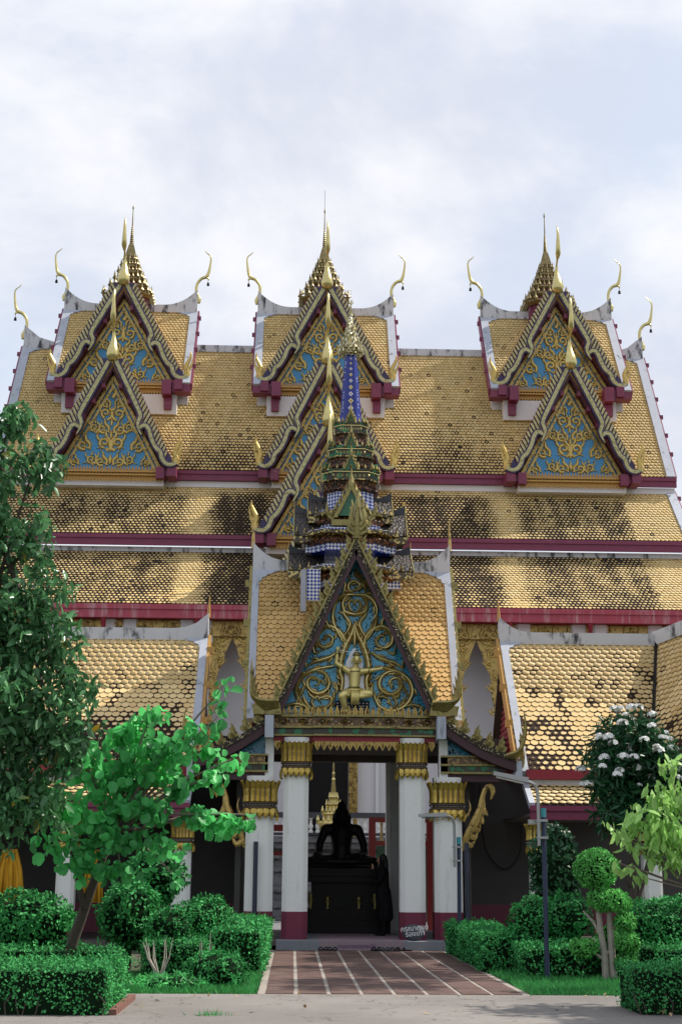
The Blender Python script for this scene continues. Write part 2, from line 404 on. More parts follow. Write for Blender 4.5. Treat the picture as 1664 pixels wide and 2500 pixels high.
def flame_mesh(name, s, th, curl=True):             # upright hooked flame, base at origin, facing -Y
    m = MB(); m.prism([(x*s, z*s) for x, z in FLAME], -th/2, th/2)
    if curl:
        sp = [(x*s, z*s) for x, z in spiral(.04, .24, .20, .04, R_(200), 1.3, 12)]
        m.ribbon(sp, [q*s for q in lerps([.11, .09, .05], 12)], .03*s/.3, -th/2)
        m.ribbon([(-.2*s, .3*s), (-.04*s, .6*s), (.06*s, .95*s)], [.10*s, .10*s, .02*s], .03*s/.3, -th/2)
    return m.mesh(name)
def petal_mesh(name, w, h, th):                     # pointed lotus petal
    m = MB(); P = [(-.5, 0), (.5, 0), (.56, .38), (.30, .70), (0, 1.0), (-.30, .70), (-.56, .38)]
    m.prism([(x*w, z*h) for x, z in P], -th/2, th/2)
    m.ribbon([(0, .1*h), (0, .5*h), (0, .9*h)], [.5*w, .4*w, .05*w], th*.7, -th/2)
    return m.mesh(name)
def at(x, y, z, s=1., rz=0., ry=0., sx=None):
    return Matrix.Translation((x, y, z)) @ Matrix.Rotation(rz, 4, 'Z') @ Matrix.Rotation(ry, 4, 'Y') @ Matrix.Diagonal((sx if sx is not None else s, s, s, 1))

# ---- roof tiles: every tile is modelled; the nearest 300 of a thing are objects of their own
def tile_shape(w, e, lift=.026, th=.014):
    L = 1.6*e; hw = .485*w
    pts = [(-hw, 0), (hw, 0), (hw, L-.46*e), (.36*w, L-.20*e), (.15*w, L-.02*e), (-.15*w, L-.02*e), (-.36*w, L-.20*e), (-hw, L-.46*e)]
    top = [(x, y, lift*y/L) for x, y in pts]; bot = [(x, y, lift*y/L-th) for x, y in pts[2:]]
    V = np.array(top+bot); F = [tuple(range(7, -1, -1))] + [(2+k, 3+k, 9+k, 8+k) for k in range(5)]
    yc = L-.56*e
    uv = np.array([(x/hw*.95, (y-yc)/(.50*e)) for x, y in pts] + [(x/hw*1.3, 2.6) for x, y in pts[2:]])  # edge faces coloured dark: joint grime and the shadow under each tile's lip
    return V, F, uv
class TileSet:
    def __init__(s, root, w, e, mat): s.root, s.w, s.e, s.mat = root, w, e, mat; s.shape = tile_shape(w, e); s.t = []; s.cache = {}
    def plane(s, O, u, v, W, L, stain, roof, inside=None, single=None):
        O, u, v = Vector(O), Vector(u).normalized(), Vector(v).normalized(); n = u.cross(v); n = -n if n.z < 0 else n
        rows = int(L/s.e); cols = int(W/s.w)+1
        for r in range(rows):
            for c in range(cols):
                a = (c+.5*(r % 2))*s.w; b = r*s.e-.25*s.e
                if a > W or (inside and not inside(a, b)): continue
                p = O+u*a+v*b+n*.012
                st = stain(p, a, b)+rnd.uniform(-.08, .08)+(.55 if rnd.random() < .03 else 0)*rnd.random()
                jit = Matrix.Rotation(rnd.gauss(0, .02), 3, n)
                s.t.append((p, jit@u, jit@v, n, rnd.random(), max(0, min(1.1, st)), roof, single is None or single(p)))
    def mesh_of(s, key, rv, st):
        if key not in s.cache:
            V, F, uv = s.shape; me = bpy.data.meshes.new('tile'); me.from_pydata([tuple(p) for p in V], [], F)
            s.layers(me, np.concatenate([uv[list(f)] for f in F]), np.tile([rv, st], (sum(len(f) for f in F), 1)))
            me.materials.append(MATS[s.mat]); s.cache[key] = me
        return s.cache[key]
    @staticmethod
    def layers(me, uv, wear):
        for nm, a in (('local', uv), ('wear', wear)):
            l = me.uv_layers.new(name=nm); l.data.foreach_set('uv', np.ascontiguousarray(a, dtype=np.float32).ravel())
    def finish(s, limit=300):
        V, F, uv = s.shape; camp = Vector((0, 0, CAMZ))
        order = sorted((i for i, t in enumerate(s.t) if t[7]), key=lambda i: (s.t[i][0]-camp).length)[:limit]
        single = set(order)
        for i in order:
            p, u, v, n, rv, st, roof, _ = s.t[i]
            kr, ks = int(rv*4), int(st*5)
            me = s.mesh_of((kr, ks), (kr+.5)/4, (ks+.5)/5)
            M = Matrix(((u.x, v.x, n.x, p.x), (u.y, v.y, n.y, p.y), (u.z, v.z, n.z, p.z), (0, 0, 0, 1)))
            obj_from('tile', me, None, roof, M)
        rest = [t for i, t in enumerate(s.t) if i not in single]
        if not rest: return
        N = len(rest)
        P = np.array([t[0] for t in rest]); U = np.array([t[1] for t in rest]); Vv = np.array([t[2] for t in rest]); Nn = np.array([t[3] for t in rest])
        allv = (P[:, None, :]+U[:, None, :]*V[None, :, 0, None]+Vv[:, None, :]*V[None, :, 1, None]+Nn[:, None, :]*V[None, :, 2, None]).reshape(-1, 3)
        lv = np.concatenate([np.array(f) for f in F]); lt = np.array([len(f) for f in F])
        loops = (np.arange(N)[:, None]*len(V)+lv[None, :]).ravel(); tot = np.tile(lt, N); start = np.concatenate([[0], np.cumsum(tot)[:-1]])
        me = bpy.data.meshes.new('tile_field'); me.vertices.add(len(allv)); me.vertices.foreach_set('co', allv.astype(np.float32).ravel())
        me.loops.add(len(loops)); me.loops.foreach_set('vertex_index', loops.astype(np.int32))
        me.polygons.add(len(tot)); me.polygons.foreach_set('loop_start', start.astype(np.int32)); me.polygons.foreach_set('loop_total', tot.astype(np.int32))
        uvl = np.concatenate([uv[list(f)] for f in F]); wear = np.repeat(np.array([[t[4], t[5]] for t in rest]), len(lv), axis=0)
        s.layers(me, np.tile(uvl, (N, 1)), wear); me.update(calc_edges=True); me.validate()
        tag(obj_from('tile_field', me, s.mat, s.root), 'rows of small fish-scale roof tiles', kind='stuff')

# ---- foliage
def leaf_mesh(name, C, size, shape, normal_dirs=None, droop=0., spread=1.0, mat=None, parent=None, kind=None, axis=None, size_var=.35):
    """C: (N,3) leaf positions. shape: list of (x along leaf, y across, z fold) with polygon faces."""
    N = len(C); A, Fc = shape; A = np.array(A, float)
    ax = nr.normal(size=(N, 3))*spread
    if axis is not None: ax += axis
    ax[:, 2] -= droop
    ax /= np.linalg.norm(ax, axis=1)[:, None]+1e-9
    nn = nr.normal(size=(N, 3)); 
    if normal_dirs is not None: nn = nn*.55+normal_dirs
    nn -= ax*np.sum(nn*ax, axis=1)[:, None]; nn /= np.linalg.norm(nn, axis=1)[:, None]+1e-9
    bb = np.cross(nn, ax); sc = size*(1+size_var*(nr.random(N)*2-1))
    V = C[:, None, :]+sc[:, None, None]*(ax[:, None, :]*A[None, :, 0, None]+bb[:, None, :]*A[None, :, 1, None]+nn[:, None, :]*A[None, :, 2, None])
    lv = np.concatenate([np.array(f) for f in Fc]); lt = np.array([len(f) for f in Fc])
    loops = (np.arange(N)[:, None]*len(A)+lv[None]).ravel(); tot = np.tile(lt, N); start = np.concatenate([[0], np.cumsum(tot)[:-1]])
    me = bpy.data.meshes.new(name); me.vertices.add(N*len(A)); me.vertices.foreach_set('co', V.astype(np.float32).ravel())
    me.loops.add(len(loops)); me.loops.foreach_set('vertex_index', loops.astype(np.int32))
    me.polygons.add(len(tot)); me.polygons.foreach_set('loop_start', start.astype(np.int32)); me.polygons.foreach_set('loop_total', tot.astype(np.int32))
    tint = nr.random((N, 2)); lowf = np.array([noise.noise(Vector(p)*1.4) for p in C[:: max(1, N//4000)]]) if N else 0
    lowf = np.repeat(lowf, max(1, N//4000))[:N]; tint[:, 0] = np.clip(.60*tint[:, 0]+.20+.55*lowf, 0, 1)
    uv = np.repeat(tint, len(lv), axis=0); l = me.uv_layers.new(name='leaf'); l.data.foreach_set('uv', uv.astype(np.float32).ravel())
    me.update(calc_edges=True)
    o = obj_from(name, me, mat, parent)
    if kind: o['kind'] = kind
    return o
LEAF_SMALL = ([(0, 0, 0), (.5, .30, .08), (1, 0, 0), (.5, -.30, .08)], [(0, 1, 2, 3)])
LEAF_LONG = ([(0, 0, 0), (.35, .13, .05), (.75, .11, .02), (1, 0, -.10), (.75, -.11, .02), (.35, -.13, .05), (.5, 0, -.02)], [(0, 6, 1), (1, 6, 2), (2, 6, 3), (3, 6, 4), (4, 6, 5), (5, 6, 0)])
LEAF_ROUND = ([(0, 0, 0), (.12, .32, .15), (.50, .46, .24), (.90, .33, .12), (1.0, .10, -.02), (.86, 0, -.06), (1.0, -.10, -.02), (.90, -.33, .12), (.50, -.46, .24), (.12, -.32, .15), (.45, 0, -.03)],
              [(0, 10, 1), (1, 10, 2), (2, 10, 3), (3, 10, 4), (4, 10, 5), (5, 10, 6), (6, 10, 7), (7, 10, 8), (8, 10, 9), (9, 10, 0)])
BLADE = ([(0, -.05, 0), (0, .05, 0), (.55, .035, .04), (1.0, 0, .16), (.55, -.035, .04)], [(0, 1, 2, 4), (4, 2, 3)])

# ---- figures: overlapping tapered limbs fused by a voxel remesh into one skin
def blob(mb, name, mat, parent, voxel, smooth=6, mw=None):
    me = mb.mesh(name+'_raw'); tmp = link(bpy.data.objects.new('tmp_figure', me))
    m = tmp.modifiers.new('r', 'REMESH'); m.mode = 'VOXEL'; m.voxel_size = voxel; m.use_smooth_shade = True
    m2 = tmp.modifiers.new('s', 'SMOOTH'); m2.factor = .5; m2.iterations = smooth
    dg = bpy.context.evaluated_depsgraph_get(); dg.update()
    out = bpy.data.meshes.new_from_object(tmp.evaluated_get(dg)); out.name = name
    bpy.data.objects.remove(tmp); bpy.data.meshes.remove(me)
    out.polygons.foreach_set('use_smooth', [True]*len(out.polygons))
    return obj_from(name, out, mat, parent, mw)
def ball(mb, c, r, n=12):
    rx, ry, rz = (r, r, r) if isinstance(r, (int, float)) else r
    prof = [(math.sin(math.pi*k/n), -math.cos(math.pi*k/n)) for k in range(n+1)]
    vs, fs = [], []
    for q, z in prof: vs += [(c[0]+rx*max(q, 1e-3)*math.cos(2*math.pi*k/n), c[1]+ry*max(q, 1e-3)*math.sin(2*math.pi*k/n), c[2]+rz*z) for k in range(n)]
    for i in range(n):
        for k in range(n): fs.append((i*n+k, i*n+(k+1) % n, (i+1)*n+(k+1) % n, (i+1)*n+k))
    fs.append(tuple(range(n-1, -1, -1))); fs.append(tuple(range(n*n, n*n+n)))
    mb.add(vs, fs)
def limb(mb, pts, rad, n=10):
    mb.tube(pts, rad, n)
    ball(mb, pts[0], rad[0], 8); ball(mb, pts[-1], rad[-1], 8)

# ------------------------------------------------------------------ ground, road, path
structure('ground', MB().add([(-1500, -300, -.03), (1500, -300, -.03), (1500, 3000, -.03), (-1500, 3000, -.03)], [(0, 1, 2, 3)]), 'ground')
structure('road', MB().box(-60, 60, 6.0, 19.05, -.02, .0), 'road')
path = structure('path', MB().box(-.42, 3.06, 19.05, 29.45, -.02, .002), 'mortar')
pv = MB().box(-.180, .180, -.566, .566, -.01, .010).mesh('paver')
pv.materials.append(MATS['paver'])
for c in range(8):
    for r in range(9):
        o = obj_from('paver', pv, None, path, at(-.135+c*.418, 19.64+r*1.14, rnd.uniform(-.002, .002)))
        o.rotation_euler.z = rnd.gauss(0, .004)
courtyard = structure('courtyard', MB().box(-16, 19, 33.9, 47, -.02, .05), 'terrace_stone')

# ------------------------------------------------------------------ the hall
hall = thing('temple_hall', (1.1, 53, 0), 'long temple hall with golden tiled tiered roofs and three stacked cross gables', 'temple')
CL, CC, CR = -7.25, 1.08, 10.60                    # axes of the three cross gables
HX0, HX1 = -11.75, 14.75
def fbm(p, s, o=3): return noise.fractal(Vector(p)*s, .6, 2.0, o)
def bumpx(x, c, w): return math.exp(-((x-c)/w)**2)
def strip(x): return max(bumpx(x, -3.75, .55), bumpx(x, 7.9, .50), bumpx(x, 14.2, .8)*.8)
def st_main(p, a, b):
    x, z = p.x, p.z
    low = max(0, min(1, (20.2-z)/3.2))
    s = .22+low*(.46*bumpx(x, 6.0, 2.6)+.40*bumpx(x, -2.2, 1.7)+.25*bumpx(x, -4.6, 1.2))+.16*fbm(p, .9)*low+.06*fbm(p, 2.1)
    return s-.06*(z > 20.8)
def st_t2(p, a, b):
    x = p.x; k = min(1, b/.7)*(1+.35*noise.noise(Vector((x*2.6, 3.1, p.z*.5))))
    s = .50+.30*bumpx(x, -1.9, 1.5)+.24*bumpx(x, 5.3, 2.2)+.12*fbm(p, 1.1)+.10*min(1, b/2.2)
    return s*k*(1-.85*strip(x))-(.3 if x > 12.6 else 0)*k+.06
def st_t3(p, a, b):
    x = p.x
    s = .66+.26*bumpx(x, -1.9, 1.9)+.16*bumpx(x, 6.6, 1.6)+.04*bumpx(x, -5.5, 2)+.14*fbm(p, 1.2)+.14*noise.noise(Vector((p.x*.6, 0, p.z*4)))
    s *= 1+.28*noise.noise(Vector((x*2.4, 1.7, p.z*.5)))
    return s*(1-.80*strip(x+.1))-(.30 if x > 12.8 else 0)
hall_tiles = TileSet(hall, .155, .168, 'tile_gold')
def roof_slab(parent, tiles, x0, x1, yt, zt, yb, zb, stain, single=None, sag=0.0, mat='roof_under', name='roof'):
    """a slope facing the viewer from (yt,zt) down to (yb,zb), with its tiles"""
    L = math.hypot(yb-yt, zb-zt); v = Vector((0, yb-yt, zb-zt)).normalized(); n = Vector((0, -v.z*-1, 0))
    nrm = Vector((1, 0, 0)).cross(v); nrm = -nrm if nrm.z < 0 else nrm
    b = [(yt, zt), (yb, zb), (yb-nrm.y*.12, zb-nrm.z*.12), (yt-nrm.y*.12, zt-nrm.z*.12)]
    r = MB().prism_x(b, x0, x1).build(name, mat, parent)
    tiles.plane((x0, yt, zt), (1, 0, 0), v, x1-x0, L+.05, stain, r, None, single)
    return r
no_single = lambda p: False
# main slope, second and third tier
roof_slab(hall, hall_tiles, HX0+.12, HX1-.12, 57.3, 23.02, 53.30, 16.62, st_main, no_single)
roof_slab(hall, hall_tiles, HX0+.05, HX1-.05, 53.62, 16.08, 51.20, 13.55, st_t2, no_single)
roof_slab(hall, hall_tiles, -13.6, 16.8, 51.62, 13.02, 48.50, 10.42, st_t3, lambda p: -6.5 < p.x < -1.75 or 5.45 < p.x < 13.8)
MB().prism_x([(57.3, 23.0), (61.3, 16.6), (61.3, 16.4), (57.3, 22.8)], HX0, HX1).build('roof', 'roof_under', hall, label='rear slope of the main roof')
# fascias, white bands
def fascia(parent, x0, x1, y, z0, z1, mat, d=.10):
    m = MB(); h = z1-z0
    m.box(x0, x1, y, y+d, z0, z0+h*.62); m.box(x0, x1, y-.05, y+d, z0+h*.62+.002, z1)
    return m.build('fascia', mat, parent)
fascia(hall, HX0-.1, HX1+.05, 53.27, 16.18, 16.56, 'purple')
fascia(hall, HX0-.2, HX1+.25, 51.15, 13.10, 13.50, 'purple')
fascia(hall, -13.7, 16.9, 48.44, 9.93, 10.40, 'fascia_red')
MB().box(HX0, HX1, 53.40, 53.75, 15.93, 16.17).build('plaster_band', 'wall_white', hall)
MB().box(HX0-.1, HX1+.15, 51.38, 51.75, 12.90, 13.085).build('plaster_band', 'ridge_white', hall)
# ridge cap with horn-shaped upswept ends
def ridge_cap(parent, x0, x1, y, z, h=.34, up=.75, run=1.5, th=.30, lift0=True, lift1=True, mat='ridge_white'):
    top, n = [], 10
    for k in range(41):
        t = k/40; x = x0+(x1-x0)*t; zz = z
        if lift0: zz += up*max(0, 1-(x-x0)/run)**2.2
        if lift1: zz += up*max(0, 1-(x1-x)/run)**2.2
        top.append((x, zz))
    return MB().prism(top[::-1]+[(x0, z-h), (x1, z-h)], y-th/2, y+th/2).build('ridge_cap', mat, parent)
ridge_cap(hall, HX0+.05, HX1-.05, 57.3, 23.22, .30, .75, 1.5)
# gable-end verges (plastered strips following the slope, drip edge painted purple)
def verge(parent, x, side, yt, zt, yb, zb, w=.34, mat='edge_white', edge='purple', lift=.07):
    v = Vector((0, yb-yt, zb-zt)).normalized(); nrm = Vector((1, 0, 0)).cross(v); nrm = -nrm if nrm.z < 0 else nrm
    o = nrm*lift
    q = [(yt+o.y, zt+o.z), (yb+o.y, zb+o.z), (yb-nrm.y*.1, zb-nrm.z*.1), (yt-nrm.y*.1, zt-nrm.z*.1)]
    p = MB().prism_x(q, min(x, x-side*w), max(x, x-side*w)).build('verge', mat, parent)
    d = nrm*.02
    q2 = [(yt+d.y, zt+d.z), (yb+d.y, zb+d.z), (yb-nrm.y*.34, zb-nrm.z*.34), (yt-nrm.y*.34, zt-nrm.z*.34)]
    m = MB().prism_x(q2, min(x+side*.002, x+side*.07), max(x+side*.002, x+side*.07))
    L = math.hypot(yb-yt, zb-zt)
    for k in range(int(L/1.15)):
        c = Vector((0, yt, zt))+v*(.5+k*1.15); m.box(min(x, x+side*.16), max(x, x+side*.16), c.y-.06, c.y+.06, c.z-.10, c.z+.06)
    m.build('bargeboard', edge, p)
    return p
def corner_patch(parent, x, side, y, z, v, s=.75, mat='edge_white'):   # scalloped plaster where ridge meets verge
    u = Vector((-side, 0, 0)); v = Vector(v).normalized(); n = Vector((1, 0, 0)).cross(v); n = -n if n.z < 0 else n
    pts = [(0, 0), (1.35, 0), (1.32, .16), (1.12, .20), (.98, .34), (.74, .38), (.62, .56), (.44, .62), (.40, .86), (0, .95)]
    P = [Vector((x, y, z))+u*a*s+v*b*s+n*.065 for a, b in pts]; Q = [p-n*.06 for p in P]; k = len(P)
    f = [tuple(range(k)), tuple(range(2*k-1, k-1, -1))]+[(i, i+k, (i+1) % k+k, (i+1) % k) for i in range(k)]
    return MB().add(P+Q, f).build('plaster_corner', mat, parent)
SL_MAIN = (0, 53.3-57.3, 16.62-23.02); SL_T2 = (0, 51.2-53.62, 13.55-16.08)
for x, sd in ((HX0, -1), (HX1, 1)):
    verge(hall, x, sd, 57.3, 23.05, 53.25, 16.57); corner_patch(hall, x-sd*.05, sd, 57.25, 22.98, SL_MAIN, .62)
    verge(hall, x+sd*.02, sd, 53.62, 16.10, 51.15, 13.50)
CH = [(0, -.16, .075), (.01, .02, .11), (-.06, .22, .085), (-.11, .46, .062), (-.07, .76, .062), (.10, 1.0, .070), (.31, 1.10, .082), (.41, 1.30, .066), (.47, 1.66, .045), (.495, 1.95, .034), (.44, 2.12, .028), (.33, 2.21, .024), (.22, 2.34, .010)]
def chofa(parent, x, y, z, side, s=1.0):            # gilded ridge-end finial curving out like a bird's neck, a bell under its beak
    pts = curve([(x+side*a*s, y, z+b*s) for a, b, r in CH], 4); rad = [r*s for r in lerps([q[2] for q in CH], len(pts))]
    c = MB().tube(pts, rad, 8, .8).tube([(x+side*.30*s, y, z+1.08*s), (x+side*.42*s, y, z+.99*s), (x+side*.40*s, y, z+.90*s)], [.06*s, .035*s, .012*s], 6).build('finial', 'gold_bright', parent, True)
    MB().tube([(x+side*.40*s, y, z+.90*s), (x+side*.40*s, y, z+.84*s)], .008, 4).lathe([(.012, z+.84*s), (.05*s, z+.80*s), (.06*s, z+.70*s), (.07*s, z+.69*s), (.02, z+.66*s)], (x+side*.40*s, y), None, 8).build('bell', 'lacquer', c)
    return c
for x, sd in ((HX0, -1), (HX1, 1)): chofa(hall, x, 57.3, 23.55, sd)

# raised roof section behind each cross gable
def raised(cx, hw):
    x0, x1 = cx-hw, cx+hw
    wz = lambda z: 2.74*.90*(24.80-z)/(24.85-20.82)    # the cross gable cuts through this slope
    v_ = Vector((0, 54.45-57.3, 20.55-24.78)); n_ = Vector((1, 0, 0)).cross(v_.normalized()); n_ = -n_ if n_.z < 0 else n_
    for sd in (-1, 1):
        e = cx+sd*(hw-.1); P = [Vector((e, 57.3, 24.78)), Vector((cx, 57.3, 24.78)), Vector((cx+sd*wz(20.55), 54.45, 20.55)), Vector((e, 54.45, 20.55))]
        MB().add(P+[p-n_*.12 for p in P], [(0, 1, 2, 3), (7, 6, 5, 4), (0, 4, 5, 1), (1, 5, 6, 2), (2, 6, 7, 3), (3, 7, 4, 0)]).build('roof', 'roof_under', hall)
    zb_ = lambda b: 24.78+v_.normalized().z*b
    hall_tiles.plane((x0+.1, 57.3, 24.78), (1, 0, 0), v_, 2*hw-.2, v_.length+.05, lambda p, a, b: .20+.08*fbm(p, 1.2), None, lambda a, b: abs(x0+.1+a-cx) > wz(zb_(b)), no_single)
    MB().prism_x([(57.3, 24.75), (60.1, 20.5), (60.1, 19.0), (57.3, 19.0), (55.35, 19.0), (55.35, 21.6)], x0+.14, x1-.14).build('wall', 'wall_white', hall)
    ridge_cap(hall, x0+.03, x1-.03, 57.3, 25.02, .34, .72, 1.45)
    v = (0, 54.45-57.3, 20.55-24.78)
    for x, sd in ((x0, -1), (x1, 1)):
        verge(hall, x, sd, 57.3, 24.80, 54.40, 20.50, .32); corner_patch(hall, x-sd*.05, sd, 57.24, 24.72, v, .60)
        chofa(hall, x, 57.3, 25.33, sd, .98)
    # eave blocks, corbels and plastered wall under the eave
    for sd in (-1, 1):
        e = cx+sd*hw
        m = MB().box(min(e-sd*.72, e+sd*.02), max(e-sd*.72, e+sd*.02), 54.42, 55.0, 20.18, 20.54)
        m.box(min(e-sd*1.12, e-sd*.74), max(e-sd*1.12, e-sd*.74), 54.25, 55.0, 20.02, 20.62)
        m.box(min(e-sd*.62, e-sd*.30), max(e-sd*.62, e-sd*.30), 54.30, 55.0, 20.24, 20.66)
        m.build('eave_beam', 'purple', hall)
        MB().prism([(e-sd*1.06, 20.0), (e-sd*.72, 20.0), (e-sd*.74, 19.50), (e-sd*1.04, 19.50)], 54.62, 54.93).build('corbel', 'purple', hall)
        MB().prism([(e-sd*.55, 20.17), (e-sd*2.6, 20.17), (e-sd*2.6, 19.34), (e-sd*.55, 19.34)], 54.80, 55.2).build('plaster_band', 'wall_white', hall)
for cx, hw in ((CL, 2.86), (CC, 2.94), (CR, 2.86)): raised(cx, hw)

# tiered miniature spire over each crossing
def roof_spire(cx, tip):
    y = 57.3
    prof_g, prof_p = [], []
    s = MB().lathe([(.15, 27.15), (.24, 27.22), (.22, 27.32), (.17, 27.55), (.11, 27.80), (.09, 27.84)], (cx, y), RED2)
    prof = [(.09, 27.84)]
    for k in range(9):
        z = 27.86+k*.095; r = .085-.006*k; prof += [(r, z), (r*1.15, z+.035), (r*.75, z+.085)]
    prof += [(.03, 28.75), (.022, 29.1), (.016, 29.5), (.035, 29.54), (.035, 29.62), (.004, tip)]
    s.lathe(prof, (cx, y), None, 10)
    sp = s.build('spire', 'gold_tier', hall)
    tiers = [(24.55, 25.22, .92, 1.06), (25.3, 25.64, .70, .81), (25.7, 26.02, .55, .64), (26.1, 26.38, .42, .50), (26.4, 26.70, .32, .39), (26.8, 26.98, .24, .29)]
    MB().lathe([(.84, 24.2), (.84, 25.2), (.64, 25.25), (.64, 25.6), (.50, 25.65), (.50, 26.0), (.38, 26.05), (.38, 26.36), (.29, 26.4), (.29, 26.7), (.2, 26.75), (.2, 27.2)], (cx, y), RED2).build('tier_core', 'purple', sp)
    for zb, zt, r0, r1 in tiers:
        m = MB().lathe([(r0, zt-.10), (r1, zt-.02), (r1, zt+.05), (r1*.9, zt+.07)], (cx, y), RED3)
        hh = .30 if r1 > .6 else .24
        for k in range(-3, 4):                       # rows of small antefix spikes on the cornice
            for ax in (0, 1):
                for sg in (-1, 1):
                    o = k*r1*.31; px, py = (cx+o, y+sg*r1*.97) if ax == 0 else (cx+sg*r1*.97, y+o)
                    inset = .0 if abs(k) < 3 else .12*r1
                    if ax == 0: py -= sg*inset
                    else: px -= sg*inset
                    w = (.055 if abs(k) % 2 else .085)*(.6+.4*r1)
                    m.lathe([(w, zt+.05), (w*1.1, zt+.10), (w*.45, zt+hh*.62), (.006, zt+hh*(1.35 if abs(k) % 2 == 0 else .85)+.03)], (px, py), None, 4)
        m.build('tier_cornice', 'gold_tier', sp)
for cx, tip in ((-7.36, 29.72), (1.0, 29.80), (10.66, 29.78)): roof_spire(cx, tip)
MB().tube([(1.0, 57.3, 29.7), (1.0, 57.3, 30.6)], .012, 4).build('lightning_rod', 'grey_metal', hall)

# ---- the stacked cross gables
BAND1 = [(35, 20), (135, 190), (235, 360), (275, 430), (287, 472), (268, 520), (276, 572), (308, 624)]
BAND2 = [(286, 566), (315, 545), (352, 550), (380, 590), (402, 650), (445, 718), (490, 755), (506, 802), (538, 840), (588, 856), (648, 838)]
TAIL = [(630, 846), (640, 800), (628, 752), (652, 700), (672, 655), (668, 612)]
slat_me = MB().prism([(-.5, 0), (.5, 0), (.5, .96), (.25, 1.0), (-.25, 1.0), (-.5, .96)], -.5, .5).mesh('slat'); slat_me.materials.append(MATS['mosaic_olive'])
slat_edge = MB().prism([(-.5, 0), (.5, 0), (.5, 1.0), (-.5, 1.0)], -.5, .5).mesh('slat_border'); slat_edge.materials.append(MATS['purple'])
def seg_hit(p, d, poly):                              # first crossing of ray p+t d with a polyline
    best = None
    for (a, b) in zip(poly[:-1], poly[1:]):
        ex, ez = b[0]-a[0], b[1]-a[1]; den = d[0]*ez-d[1]*ex
        if abs(den) < 1e-9: continue
        t = ((a[0]-p[0])*ez-(a[1]-p[1])*ex)/den; s_ = ((a[0]-p[0])*d[1]-(a[1]-p[1])*d[0])/den
        if t > 0 and -.02 <= s_ <= 1.02 and (best is None or t < best): best = t
    return best
rafter_me = MB().box(-.07, .07, 0, .45, -.13, .05).mesh('rafter_end'); rafter_me.materials.append(MATS['purple'])
